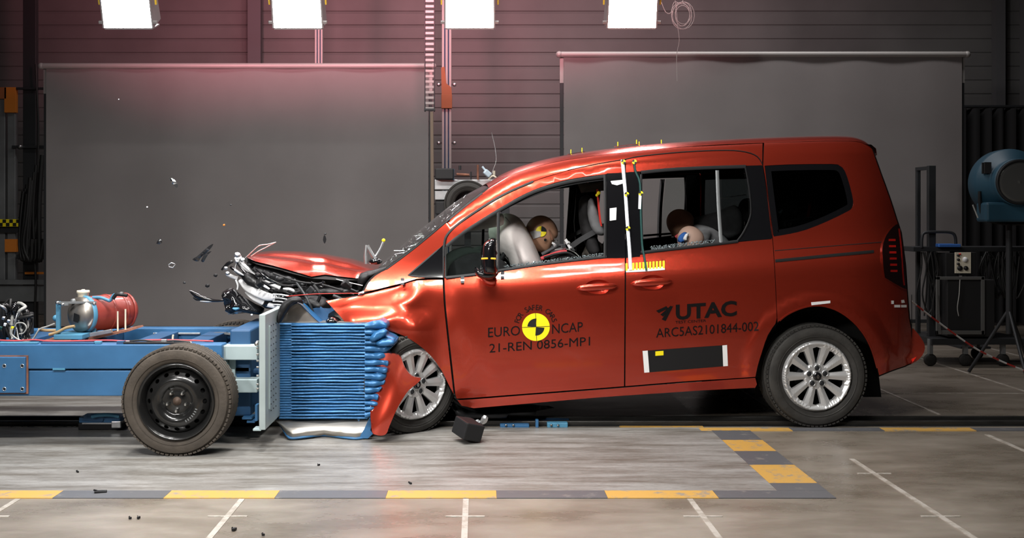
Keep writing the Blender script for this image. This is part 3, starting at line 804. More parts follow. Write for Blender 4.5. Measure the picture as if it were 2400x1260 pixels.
# ------------------------------------------------------------------ wheels
def rotz(a): return Matrix.Rotation(a, 3, 'Z')
def tyre(c, r, rim, wd, M, parent, m, squash=0.0):
    """axis along local Y, outer face towards -Y"""
    mb = MB(); h = wd/2
    pr = [(rim-.004, -h+.025), (rim+.004, -h+.012), (rim+.02, -h+.004), (rim+(r-rim)*.45, -h-.006), (rim+(r-rim)*.75, -h+.003), (r-.018, -h+.016), (r-.006, -h+.032)]
    for g in (-.27, -.09, .09, .27):
        y = g*wd; pr += [(r, y-.009), (r, y-.005), (r-.008, y-.004), (r-.008, y+.004), (r, y+.005), (r, y+.009)]
    pr += [(r-.006, h-.032), (r-.018, h-.016), (rim+(r-rim)*.5, h), (rim, h-.01)]
    mb.lathe(pr, (0, 0, 0), 'Y', 120)
    # shoulder blocks
    for k in range(72):
        a = 2*math.pi*k/72
        rm = Matrix.Rotation(a, 3, 'Y')
        mb.box(rm@Vector((r-.0095, -h+.026, 0)), (.010, .030, .019), rm)
        mb.box(rm@Vector((r-.0085, h-.026, 0)), (.012, .034, .018), rm)
    for q in (.45, .5): pass
    mb.lathe([(rim+.028, -h-.0005), (rim+.030, -h-.0045), (rim+.032, -h-.0015)], (0, 0, 0), 'Y', 120)
    zmin = c[2]
    out = []
    for v in mb.v:
        q = M@v
        if squash and q.z < 0: 
            lim = -(r-squash)
            if q.z < lim*.93: q.z = lim*.93+(q.z-lim*.93)*(1-.93)*abs(lim)/max(1e-6, r-abs(lim)*.93)
        out.append(q+Vector(c))
    mb.v = out
    return mb.build('tyre', m, parent, sharp=40)
def alloy_wheel(c, r, rim, M, squash=0):
    c = Vector(c); K = 1000.0; wd = .205; face = -wd/2+.006
    wq = MB(); wq.lathe([(rim, face+.012), (rim-.006, face+.03), (rim-.014, .06), (rim-.02, .09), (.05, .085), (.0, .085)], (0, 0, 0), 'Y', 64)
    wq.v = [M@v+c for v in wq.v]; root = wq.build('wheel', MT['liner'], car)
    tyre(c, r, rim, wd, M, root, MT['tyre'], squash)
    # brake disc
    bd = MB(); bd.lathe([(.0, -.02), (.12, -.02), (.125, -.015), (.125, 0), (.0, 0)], (0, 0, 0), 'Y', 40); bd.v = [M@v+c for v in bd.v]; bd.build('brake_disc', MT['dark_metal'], root)
    outer = [(K*rim*math.cos(2*math.pi*k/90), K*rim*math.sin(2*math.pi*k/90)) for k in range(90)]
    holes = []
    ro, ri = .80*rim, .37*rim
    for s in range(10):
        a = 2*math.pi*(s+.5)/10; pl = []
        for rr, ha in ((ro, .155), (.60*rim, .135), (ri, .07)): pl.append((rr, a+ha))
        pl2 = [(rr, 2*a-b) for rr, b in pl[::-1]]
        holes.append([(K*q*math.cos(b), K*q*math.sin(b)) for q, b in [(ro*1.03, a)]+[(q, b) for q, b in pl]+pl2])
    V, T, loops = cdt(outer, holes, 9)
    def hgt(x, y):
        q = math.hypot(x, y)/K/rim; a = math.atan2(y, x)
        sgn = (a*10/(2*math.pi)) % 1.0; d = min(sgn, 1-sgn)*2      # 0 on the spoke, 1 in the slot
        h = face-.002-.010*max(0, 1-abs(q-.93)/.07)
        if q < .9: h = face+.012-.016*q/.9
        if .2 < q < .9:
            sp_ = ((a*10/(2*math.pi)) % 2.0) < 1
            h += .012*d
        if q < .34: h = face+.008
        if q < .15: h = face+.000
        if q > .86: h = min(h, face-.003)
        if q > .985: h = face+.012
        return h
    mb = MB(); mb.add([Vector((x/K, hgt(x, y), y/K)) for x, y in V], T)
    for lp in loops[1:]:
        n = len(lp); mb.add([Vector((x/K, hgt(x, y), y/K)) for x, y in lp]+[Vector((x/K, face+.035, y/K)) for x, y in lp], [(i, (i+1) % n, n+(i+1) % n, n+i) for i in range(n)])
    mb.v = [M@v+c for v in mb.v]
    o = mb.build('hub_cap', MT['alloy'], root, fixn=False)
    cp = MB(); cp.lathe([(0, face-.012), (.018, face-.011), (.026, face-.006), (.028, face+.004)], (0, 0, 0), 'Y', 28); cp.v = [M@v+c for v in cp.v]; cp.build('centre_cap', MT['gloss_black'], root)
    for k in range(5):
        a = 2*math.pi*(k+.25)/5; ln = MB(); ln.lathe([(.0, face-.001), (.010, face-.003), (.0155, face+.003)], (.052*math.cos(a), 0, .052*math.sin(a)), 'Y', 14)
        ln.v = [M@v+c for v in ln.v]; ln.build('wheel_bolt', MT['dark_metal'], root)
        ln = MB(); ln.lathe([(.0155, face-.002), (.019, face-.005), (.022, face-.001)], (.052*math.cos(a), 0, .052*math.sin(a)), 'Y', 14)
        ln.v = [M@v+c for v in ln.v]; ln.build('bolt_ring', MT['silver'], root)
    dm = MB(); d = .011
    dm.add([Vector((0, face-.0135, .014)), Vector((d*.7, face-.0135, 0)), Vector((0, face-.0135, -.014)), Vector((-d*.7, face-.0135, 0)), Vector((0, face-.0135, .007)), Vector((d*.35, face-.0135, 0)), Vector((0, face-.0135, -.007)), Vector((-d*.35, face-.0135, 0))],
           [(0, 1, 5, 4), (1, 2, 6, 5), (2, 3, 7, 6), (3, 0, 4, 7)]); dm.v = [M@v+c for v in dm.v]; dm.build('emblem', MT['chrome'], root)
    return root
MC = rotz(TH)
cz = .326
def wheel_at(px, py, v, zc):      # hub centre seen at px; v lateral of tyre centre plane
    u, z = loc_at(px, py, v+.10); return W3(u, v, zc)
wr = wheel_at(1916, 881, .83, .319); alloy_wheel(wr, .322, .219, MC, .003)
wl_ = W3(0.0, -.83, .319); alloy_wheel(wl_, .322, .219, rotz(TH+math.pi), .003)
MF = rotz(R(37))@Matrix.Rotation(R(3), 3, 'X')
u_, z_ = loc_at(970, 905, .9); wf = W3(u_-.035, .88, .300); alloy_wheel(wf, .313, .217, MF, .004)
alloy_wheel(W3(u_-.05, -.80, .312), .313, .217, rotz(TH+math.pi), .004)

# ------------------------------------------------------------------ handles, mirror, small marks on the car
def handle(cx, cy, slope, door):
    mb = MB()
    cup = sm([(cx-32, cy+2), (cx-20, cy-12), (cx, cy-17), (cx+20, cy-14), (cx+32, cy-4), (cx+20, cy+14), (cx, cy+17), (cx-20, cy+13)], 3, True)
    V, T, lp = cdt(cup, (), 5); L = lp[0]; A = np.array(V); dm = np.full(len(V), 1e9)
    for i in range(len(L)): dm = np.minimum(dm, segdist(A, L[i], L[(i+1) % len(L)]))
    mb.add([near(a, b, .0005-.030*math.sin(min(1, max(0, d)/11)*math.pi/2)) for (a, b), d in zip(V, dm)], T, True)
    r = mb.build('handle_cup', MT['paint'], door, fixn=False)
    if sum(p.normal.y*p.area for p in r.data.polygons) > 0: r.data.flip_normals()
    g = MB(); rows = []
    for i in range(19):
        t = i/18; x = cx-47+94*t; e = (1-(2*t-1)**4)**.5 if 0 < t < 1 else .12
        y = cy+slope*(x-cx); row = []
        for k in range(10):
            a = 2*math.pi*k/10
            row.append(near(x, y+8.5*e*math.sin(a), .026+.004*(1-(2*t-1)**2)+.013*e*math.cos(a)-.010*(1-e)))
        rows.append(row)
    g.grid(rows, True, True); g.add(rows[0], [tuple(range(10))]); g.add(rows[-1], [tuple(range(10))]); g.build('handle', MT['paint'], door)
doors = [o for o in children(car) if o.name.startswith('front_door')]; FD = doors[0]
RD = [o for o in children(car) if o.name.startswith('sliding_door')][0]
QP = [o for o in children(car) if o.name.startswith('rear_quarter_panel')][0]
handle(1400, 672, -.06, FD); handle(1528, 661, -.06, RD)
# wing mirror
def dmir(a, b): return near(1140, 640, .16).y
mo = sm([(1131, 640), (1127, 610), (1128, 585), (1135, 567), (1150, 558), (1164, 562), (1166, 600), (1165, 640), (1150, 645)], 3, True)
mir = weld(pillow(mo, dmir(0, 0)-.02, .085, 22, sp=6).build('wing_mirror', MT['gloss_black'], car))
pillow(sm([(1114, 626), (1130, 632), (1164, 634), (1166, 645), (1150, 654), (1126, 652), (1113, 640)], 3, True), dmir(0, 0)+.03, .07, 10, sp=5).build('mirror_base', MT['gloss_black'], mir)
pillow(sm([(1128, 648), (1160, 646), (1163, 664), (1150, 668), (1134, 662)], 3, True), near(1145, 655, .03).y, .03, 6, sp=4).build('mirror_foot', MT['paint'], mir)
strip('indicator', mat('amber', (.9, .45, .03), rough=.2), mir, [(1128, 606), (1146, 605), (1162, 606)], 4, fn=lambda a, b, o: P(a, b, dmir(0, 0)-.098)+Vector((0, -o, 0)))

def text_mesh(s, wght=0.0):
    cu = bpy.data.curves.new('lettering', 'FONT'); cu.body = s; cu.size = 1.0; cu.resolution_u = 3; cu.offset = wght
    o = bpy.data.objects.new('lettering', cu); COL.objects.link(o)
    dg = bpy.context.evaluated_depsgraph_get(); me = bpy.data.meshes.new_from_object(o.evaluated_get(dg))
    V = [(v.co.x, v.co.y) for v in me.vertices]; Fc = [tuple(p.vertices) for p in me.polygons]
    bpy.data.objects.remove(o); bpy.data.curves.remove(cu); bpy.data.meshes.remove(me)
    return V, Fc
def text_on(s, x0, y0, x1, y1, h, parent, m='decal', wght=0.0, name='lettering', fn=near, off=.0028):
    V, Fc = text_mesh(s, wght)
    xs = [v[0] for v in V]; ys = [v[1] for v in V]; a, b = min(xs), max(xs)
    Vc, _ = text_mesh('H', wght); cap = max(v[1] for v in Vc)
    mb = MB(); pts = []
    for x, y in V:
        t = (x-a)/(b-a); pts.append(fn(x0+(x1-x0)*t, y0+(y1-y0)*t-h*y/cap, off))
    mb.add(pts, Fc); return mb.build(name, MT[m], parent, fixn=False)
text_on('EURO', 1144, 790, 1219, 785, 22, FD); text_on('NCAP', 1294, 782, 1366, 776, 22, FD)
text_on('21-REN 0856-MP1', 1147, 826, 1383, 809, 20, FD)
near_d = lambda a, b, o=0: near(a, b, o+off_arch(a, b)+.0004)
text_on('UTAC', 1584, 748, 1727, 738, 34, RD, wght=.035)
text_on('TEST CENTER', 1583, 758, 1655, 754, 6, RD)
text_on('ARC5AS2101844-002', 1538, 791, 1778, 774, 21, RD, fn=near_d)
def arc_text(s, cx, cy, r, a0, a1, h, parent):
    n = len(s); mb = MB(); Vc, _ = text_mesh('H'); cap = max(v[1] for v in Vc)
    for i, ch in enumerate(s):
        if ch == ' ': continue
        V, Fc = text_mesh(ch); xs = [v[0] for v in V]; mx = (min(xs)+max(xs))/2
        a = R(a0+(a1-a0)*i/(n-1)); pts = []
        for x, y in V:
            lx = (x-mx)/cap*h*.95; ly = y/cap*h
            ex_, ey = -math.sin(a), math.cos(a)    # tangent (counter-clockwise, y up)
            X = (r+ly)*math.cos(a)-lx*ex_; Y = (r+ly)*math.sin(a)-lx*ey
            pts.append(near(cx+X, cy-Y, .0028))
        mb.add(pts, Fc)
    return mb.build('lettering', MT['decal'], parent, fixn=False)
arc_text('FOR SAFER CARS', 1256, 766, 40, 163, 20, 12, FD)
def disc_on(cx, cy, r0, r1, a0, a1, m, parent, name, off, fn=near, n=24):
    mb = MB(); rows = []
    for i in range(n+1):
        a = R(a0+(a1-a0)*i/n); rows.append([fn(cx+r*math.cos(a), cy-r*math.sin(a), off) for r in (r0, (r0+r1)/2, r1)])
    mb.grid(rows, False); return mb.build(name, MT[m], parent, fixn=False)
mk = disc_on(1256, 766, .01, 32.5, 0, 360, 'yellow', FD, 'round_marker', .0028, n=48)
tl_ = 4
disc_on(1256, 766, .01, 20, 90+tl_-8, 180+tl_-8, 'black', mk, 'marker_quarter', .0036); disc_on(1256, 766, .01, 20, 270+tl_-8, 360+tl_-8, 'black', mk, 'marker_quarter', .0036)
strip('marker_line', MT['black'], mk, [(1255, 733), (1258, 799)], 1.3, off=.004, th=.001, sub=1); strip('marker_line', MT['black'], mk, [(1223, 767), (1289, 764)], 1.3, off=.004, th=.001, sub=1)
def quad_on(poly, m, parent, name, off=.0026, fn=near, sp=14, gap=0):
    V, T, _ = cdt(poly, (), sp); mb = MB(); mb.add([fn(a, b, off) for a, b in V], T); return mb.build(name, MT[m], parent, fixn=False)
# three-stroke emblem beside the big letters
for pl in ([(1538, 728), (1562, 717), (1566, 722), (1544, 733)], [(1548, 737), (1572, 716), (1577, 719), (1554, 741)], [(1551, 748), (1560, 752), (1578, 716), (1570, 722)]):
    quad_on(pl, 'decal', RD, 'emblem', sp=30)
st = quad_on([(1506, 822), (1704, 808), (1706, 857), (1510, 873)], 'trim_black', RD, 'black_sticker', sp=20)
st['label'] = 'black rectangular sticker with white ends'
quad_on([(1506, 822), (1518, 821), (1522, 872), (1510, 873)], 'white', st, 'white_end', .0034); quad_on([(1693, 809), (1704, 808), (1706, 857), (1695, 858)], 'white', st, 'white_end', .0034)
quad_on([(1536, 823), (1555, 821.5), (1555, 832), (1536, 833.5)], 'yellow', st, 'yellow_label', .004)
# measuring tapes and markers over the centre pillar
tp = strip('measuring_tape', MT['tape_white'], car, [(1459, 374), (1461, 400), (1466, 455), (1471, 530), (1475, 580), (1478, 632)], 8, off=.012, th=.004); tp['label'] = 'white measuring tape down the centre pillar'
tg_ = strip('measuring_tape', MT['tape_green'], car, [(1486, 374), (1489, 400), (1500, 430), (1502, 500), (1505, 570), (1510, 600), (1515, 634)], 5, off=.012, th=.004); tg_['label'] = 'dark green measuring tape'
quad_on([(1497, 453), (1504, 453), (1502, 490), (1496, 489)], 'tape_white', tg_, 'white_patch', .0135)
for (x, y, pr) in ((1461, 379, tp), (1469, 455, tp), (1472, 535, tp), (1487, 379, tg_), (1502, 453, tg_)):
    r_ = 5.5; b = disc_on(x, y, .01, r_, 0, 360, 'yellow', pr, 'round_marker', .0142, n=16)
    disc_on(x, y, .01, r_, 90, 180, 'black', b, 'marker_quarter', .0148, n=5); disc_on(x, y, .01, r_, 270, 360, 'black', b, 'marker_quarter', .0148, n=5)
cs = strip('comb_scale', MT['white'], car, [(1467, 634), (1512, 632), (1558, 628)], 8, off=.006, th=.004, sub=2)
cs['label'] = 'yellow and white comb scale'
for k in range(12):
    if k == 1 : pass
    x = 1468.5+k*7.9; y = 625-.07*(x-1467)
    quad_on([(x-2.4, y-8), (x+2.4, y-8.3), (x+2.4, y+9), (x-2.4, y+9)], 'yellow', cs, 'tick', .0075)
# clips, stickers and a painted lamp reflection
for (x, y) in ((943, 659), (1084, 655), (1178, 644)):
    quad_on([(x-4, y-8), (x+4, y-8), (x+4, y+8), (x-4, y+8)], 'dark_metal', car, 'clip', .012)
    quad_on([(x-4, y-1), (x+4, y-1), (x+4, y+3), (x-4, y+3)], 'silver', car, 'clip_band', .014)
quad_on([(840, 685), (853, 681), (853, 686), (840, 690)], 'silver', car, 'clip', .02, sp=5)
quad_on([(1901, 708), (1946, 704), (1946, 710), (1902, 715)], 'white', QP, 'sticker_or_glint', .020)
quad_on([(1429, 488), (1445, 486), (1444, 515), (1429, 517)], 'white', car, 'sticker_or_glint', .004)
quad_on([(1431, 424), (1461, 421), (1459, 430), (1446, 434), (1434, 431)], 'white', car, 'sticker_or_glint', .004)  # lamp reflection at the pillar top, put in as white colour
bd_ = MB()
for poly in ([(2089, 704), (2095, 704), (2095, 712), (2089, 712)], [(2096, 714), (2110, 714), (2110, 720), (2096, 720)], [(2112, 714), (2125, 714), (2125, 720), (2112, 720)], [(2112, 703), (2119, 702), (2121, 709), (2113, 710)]):
    quad_on(poly, 'white', QP, 'badge', .004, sp=20)
strip('seam', MT['gap'], QP, [(2137, 690), (2137, 775), (2136, 850)], 1.6, off=.003, sub=1)
# roof strips with pins
def roofp(px, v, dz=0):
    u, z = loc_at(px, 340, v); zt = float(np.interp(u, TU, TZ)); return W3(u, v, zt+.008+dz)
for a, b, v in ((1330, 1372, .3), (1440, 1500, .45), (1490, 1558, .2)):
    mb = MB(); rows = []
    for k in range(9):
        x = a+(b-a)*k/8; rows.append([roofp(x, v-.04, .006), roofp(x, v+.04, .006)])
    mb.grid(rows, False); rs = mb.build('roof_strip', MT['tape_white'], car, fixn=False)
    for x in (a+8, b-8):
        p = roofp(x, v); mb = MB(); mb.tube([p, p+Vector((0, 0, .035))], .003, 6); mb.build('pin', MT['yellow'], rs)
# roof seam lines
# ------------------------------------------------------------------ bonnet, folded up
def hoodp(t, w):
    nx = np.interp(t, [0, .1, .22, .38, .5, .6, .72, .84, 1], [580, 598, 640, 690, 730, 762, 800, 838, 886])
    ny = np.interp(t, [0, .1, .22, .38, .5, .6, .72, .84, 1], [604, 612, 622, 636, 648, 643, 648, 652, 633])
    tx = np.interp(t, [0, .08, .22, .4, .6, .8, .93, 1], [578, 600, 640, 705, 765, 822, 862, 888])
    ty = np.interp(t, [0, .08, .22, .4, .6, .8, .93, 1], [600, 591, 587.5, 589, 596, 607, 620, 630])
    ve = .62+.02*math.sin(t*7); vt = .10
    un, zn = loc_at(nx, ny, ve); ut, zt = loc_at(tx, ty, vt)
    q = 1-abs(w)                      # 0 at the edges, 1 on the ridge
    s = math.sin(min(1, q)*math.pi/2)**.8
    v = ve-(ve-vt)*q if w >= 0 else -(ve-vt)*1.0*(-w)+vt*q-.0*w
    u = un+(ut-un)*q; z = zn+(zt-zn)*s
    env = (math.sin(math.pi*min(1, t*1.0)))**.5 if 0 < t < 1 else 0
    crease = -.020*math.exp(-((q-.42-.1*math.sin(t*5))/.09)**2)*env+.012*math.exp(-((q-.22)/.12)**2)*env
    return W3(u, v, z+crease+.008*env*noise.noise(Vector((t*6, w*3, 1)))*q*(1-q)*4)
hm = MB(); rows = [[hoodp(i/48, 1-2*j/40) for j in range(41)] for i in range(49)]; hm.grid(rows, True)
hood = hm.build('bonnet', MT['paint'], car, fixn=False)
if sum(p.normal.z*p.area for p in hood.data.polygons) < 0: hood.data.flip_normals()
hm = MB(); hm.grid([[v-Vector((0, 0, .012)) for v in r] for r in rows], True); hm.build('bonnet_frame', MT['engine'], hood)
# engine bay wreckage: dark lumps, pipes, crossmember
rnd = random.Random(11)
def W6(v): return OY-v*CT-.1
eb = MB()
pillow(sm([(570, 620), (640, 628), (730, 652), (840, 656), (875, 648), (862, 680), (850, 690), (765, 705), (780, 725), (800, 752), (740, 740), (700, 720), (640, 700), (590, 668)], 2, True), lambda a, b: 6.95, .42, 40, sp=14, nz=.10, mb=eb)
weld(eb.build('engine', MT['engine'], car))
for k in range(26):
    x = rnd.uniform(600, 845); y = np.interp(x, [600, 700, 845], [640, 672, 676])+rnd.uniform(-14, 20)
    p = P(x, y, rnd.uniform(6.36, 6.5)); mb = MB(); s = rnd.uniform(.02, .06)
    if k % 3 == 0: mb.box(p, (s, s*.8, s*.7), Euler((rnd.uniform(0, 3), rnd.uniform(0, 3), rnd.uniform(0, 3))), .004)
    elif k % 3 == 1: mb.tube([p, p+Vector((s, -.01, -s*.4)), p+Vector((s*2.2, 0, -s*.2))], s*.18, 8)
    else: mb.ball(p, s*.4, 8, (1.3, 1, .8))
    mb.build('engine_part', MT[('trim_black', 'engine', 'dark_metal', 'gloss_black', 'silver')[k % 5 if k % 7 == 0 else k % 4]], car)
for L, r, m in (([(788, 654, 6.4), (815, 661, 6.38), (850, 669, 6.37)], .003, 'silver'), ([(640, 640, 6.4), (700, 660, 6.38), (760, 668, 6.4), (830, 690, 6.4)], .007, 'trim_black'), ([(735, 668, 6.35), (750, 690, 6.33), (742, 712, 6.35)], .010, 'trim_black'),
                ([(600, 630, 6.4), (625, 650, 6.35), (665, 668, 6.36), (700, 668, 6.4)], .006, 'gloss_black'), ([(690, 655, 6.4), (720, 700, 6.3), (735, 735, 6.3)], .008, 'dark_metal'), ([(672, 694, 6.33), (730, 689, 6.3), (800, 687, 6.32), (850, 687, 6.33)], .0022, 'red')):
    pline(L, 0, r).build('hose', MT[m], car)
# black arch band: folded wheel arch beam above the barrier
def band(pts, D0, D1, th, name, m, parent, thick=.004, k=4):
    L = sm(pts, k); mb = MB(); A = []
    for i, (a, b) in enumerate(L):
        t0, t1 = Vector(L[max(i-1, 0)]), Vector(L[min(i+1, len(L)-1)]); t = (t1-t0).normalized(); q = Vector((-t.y, t.x))*th/2
        A.append([P(a-q.x, b-q.y, D0), P(a+q.x, b+q.y, D0), P(a+q.x, b+q.y, D0)+Vector((0, D1-D0, 0)), P(a-q.x, b-q.y, D0)+Vector((0, D1-D0, 0))])
    mb.grid(A, True, True); mb.add(A[0], [(0, 1, 2, 3)]); mb.add(A[-1], [(0, 1, 2, 3)])
    return mb.build(name, MT[m], parent, sharp=40)
weld(pillow(sm([(652, 750), (655, 728), (668, 706), (690, 695), (740, 692), (765, 700), (775, 720), (742, 722), (720, 712), (697, 706), (680, 716), (664, 744)], 2, True), 6.5, .2, 10, sp=7, nz=.02).build('wheel_arch_liner', MT['trim_black'], car))
# grille bars
def bar(pts, wpx, D, m, name='grille_bar', th=.03, par=None):
    L = sm(pts, 4); mb = MB(); rows = []
    n = len(L)
    for i, (a, b) in enumerate(L):
        t0, t1 = Vector(L[max(i-1, 0)]), Vector(L[min(i+1, n-1)]); t = (t1-t0).normalized(); q = Vector((-t.y, t.x))
        ww = (np.interp(i/(n-1), np.linspace(0, 1, len(wpx)), wpx) if isinstance(wpx, (list, tuple)) else wpx)/2
        d = D[0]+(D[1]-D[0])*i/(n-1) if isinstance(D, tuple) else D
        r = []
        for k in range(10):
            an = 2*math.pi*k/10; r.append(P(a+q.x*ww*math.sin(an), b+q.y*ww*math.sin(an), d)+Vector((0, -th*.5*math.cos(an), 0)))
        rows.append(r)
    mb.grid(rows, True, True); mb.add(rows[0], [tuple(range(10))]); mb.add(rows[-1], [tuple(range(10))])
    return mb.build(name, MT[m], par or car)
grl = bar([(556, 600), (568, 620), (590, 638), (611, 652)], [19, 14, 10, 10], (6.9, 6.6), 'bright_trim', 'grille')
bar([(613, 655), (635, 666), (657, 675)], 9, (6.6, 6.45), 'bright_trim', par=grl)
bar([(560, 610), (585, 633), (612, 652)], 3, (6.85, 6.5), 'white', par=grl)
bar([(664, 676), (680, 678), (698, 684)], [4, 9, 4], 6.4, 'bright_trim', par=grl)
bar([(532, 642), (545, 648), (558, 652)], 9, (6.9, 6.8), 'bright_trim', par=grl)
bar([(562, 655), (578, 672), (600, 684), (624, 694), (645, 697)], [10, 19, 23, 21, 14], (6.75, 6.35), 'bright_trim', par=grl)
bar([(575, 684), (595, 698), (625, 712), (652, 720)], [4, 13, 14, 8], (6.7, 6.35), 'bright_trim', par=grl)
bar([(555, 615), (580, 645), (610, 668), (640, 680)], [4, 5, 6, 6], (6.8, 6.4), 'gloss_black', par=grl)
bar([(540, 625), (560, 640), (590, 660), (622, 676), (650, 684)], [6, 10, 9, 8, 6], (6.85, 6.45), 'gloss_black', par=grl)
bar([(550, 632), (562, 640), (572, 645)], [6, 8, 3], 6.6, 'silver', par=grl)
bar([(610, 664), (622, 671), (632, 677)], [3, 6, 3], 6.4, 'bright_trim', par=grl)
bar([(556, 612), (552, 626), (553, 632)], 2.5, 6.8, 'bright_trim', par=grl)
bar([(553, 655), (558, 668), (557, 678)], 5, 6.8, 'white', par=grl)
bar([(520, 632), (534, 618), (546, 612)], [5, 9, 6], 6.9, 'gloss_black', par=grl)
for k in range(4):
    bar([(640, 689+k*8), (658, 690+k*8), (677-k*3, 693+k*8)], 3.6, 6.36, 'silver', 'grille_slat', par=grl)
weld(pillow(sm([(640, 684), (680, 690), (672, 720), (640, 724), (612, 716)], 2, True), 6.5, .06, 10, sp=8).build('grille_backing', MT['gloss_black'], grl))
for (a, b, r_) in ((557, 597, .022), (569, 609, .020), (556, 612, .017), (529, 628, .014), (533, 640, .016)):
    mb = MB(); mb.ball(P(a, b, 6.78), r_, 10, (1.1, .9, .8), fn=lambda v: v*(1+.25*noise.noise(v*60))); mb.build('broken_clip', MT['silver'], car)
weld(pillow(sm([(575, 606), (600, 618), (640, 630), (690, 645), (720, 668), (690, 676), (650, 668), (610, 645), (585, 625)], 2, True), 6.65, .12, 14, sp=9, nz=.05).build('radiator_support', MT['trim_black'], car))
# crumpled black bumper part and trims under the grille
weld(pillow(sm([(521, 684), (545, 674), (562, 690), (580, 700), (600, 712), (620, 722), (610, 738), (575, 733), (545, 736), (530, 728), (527, 705)], 2, True), 6.6, .12, 18, sp=7, nz=.07, seed=4).build('bumper_remains', MT['gloss_black'], car))
bar([(445, 680), (456, 689), (475, 698), (500, 704), (530, 703), (550, 697), (563, 690)], [4, 11, 12, 7, 5, 5, 4], (6.6, 6.55), 'gloss_black', 'bumper_trim')
bar([(454, 696), (462, 700), (475, 702)], [5, 9, 3], 6.6, 'trim_black', 'bumper_trim')
bar([(470, 705), (485, 706), (497, 706)], [2, 5, 3], 6.58, 'silver', 'bumper_trim')
bar([(535, 735), (541, 733), (548, 735)], [3, 5, 3], 6.58, 'silver', 'bumper_trim')
bar([(546, 722), (553, 724), (560, 722)], [4, 8, 4], 6.46, 'blue_pale', 'bumper_trim')
# thin bent wire at the bonnet tip, wiper arms at the cowl
pline([(575, 604), (592, 588), (608, 575), (628, 572), (647, 567)], 6.8, .0035, 6).build('bent_strip', MT['silver'], car)
pline([(588, 600), (606, 588), (622, 580), (647, 567)], 6.8, .003, 6).build('bent_strip', MT['silver'], car)
pline([(858, 618), (857, 596), (859, 574)], 6.7, [.012]*9, 8).build('wiper_arm', MT['silver'], car)
pline([(861, 575), (870, 592), (882, 610)], 6.7, .012, 8).build('wiper_arm', MT['silver'], car)
pline([(899, 563), (888, 588), (868, 618)], 6.7, .008, 8).build('wiper_arm', MT['silver'], car)
mb = MB(); mb.ball(P(899, 563, 6.7), .012, 8); mb.build('wiper_tip', MT['yellow'], car)
mb = MB(); mb.ball(P(880, 612, 6.7), .03, 8, (1.5, 1, .7)); mb.build('wiper_pivot', MT['gloss_black'], car)
weld(pillow(sm([(845, 640), (875, 632), (905, 624), (925, 620), (905, 636), (872, 652), (858, 672), (842, 682), (838, 660)], 2, True), 6.55, .12, 8, sp=6, nz=.02).build('cowl', MT['trim_black'], car))
# headlamp remains and small parts between bonnet and fender
# torn red bumper end hanging before the front wheel
BUMP = sm([(898, 828), (935, 832), (948, 860), (966, 881), (985, 886), (979, 897), (958, 914), (939, 942), (926, 967), (913, 997), (903, 1018), (880, 1018), (870, 1000), (868, 900), (884, 846)], 3, True)
def dbump(a, b): return 6.00+.05*(1-(a-868)/117)+.02*math.sin((b-830)/190*5)+.012*math.sin((a-880)/16+(b-830)/40)
V, T, lps = cdt(BUMP, (), 7); mb = MB()
mb.add([P(a, b, dbump(a, b)) for a, b in V], T, True); lp = lps[0]; n = len(lp)
mb.add([P(a, b, dbump(a, b)) for a, b in lp]+[P(a, b, dbump(a, b))+Vector((0, .03, 0)) for a, b in lp], [(i, (i+1) % n, n+(i+1) % n, n+i) for i in range(n)])
tb = mb.build('torn_bumper_end', MT['paint'], car, fixn=False)
if sum(p.normal.y*p.area for p in tb.data.polygons) > 0: tb.data.flip_normals()
# front wheel housing, dark
mb = MB(); A_ = sm([(870, 776), (905, 780), (945, 793), (980, 814), (1010, 841), (1034, 874), (1050, 905), (1062, 930)], 2)
mb.grid([[near(a, b, -.02), near(a, b, -.55)] for a, b in A_], True)
bk = [near(a, b, -.50) for a, b in A_]+[near(1070, 985, -.5), near(880, 1000, -.5)]; mb.add(bk, [tuple(range(len(bk)))])
mb.build('wheel_housing', MT['liner'], car, fixn=False)
pline([(1055, 925, 6.5), (1075, 945, 6.5), (1130, 968, 6.6), (1190, 975, 6.7)], 0, .012).build('broken_pipe', MT['trim_black'], car)
weld(pillow(sm([(1050, 930), (1110, 950), (1240, 948), (1300, 955), (1180, 972), (1090, 975), (1060, 960)], 2, True), 6.7, .2, 8, sp=9).build('underbody_shield', MT['trim_black'], car))
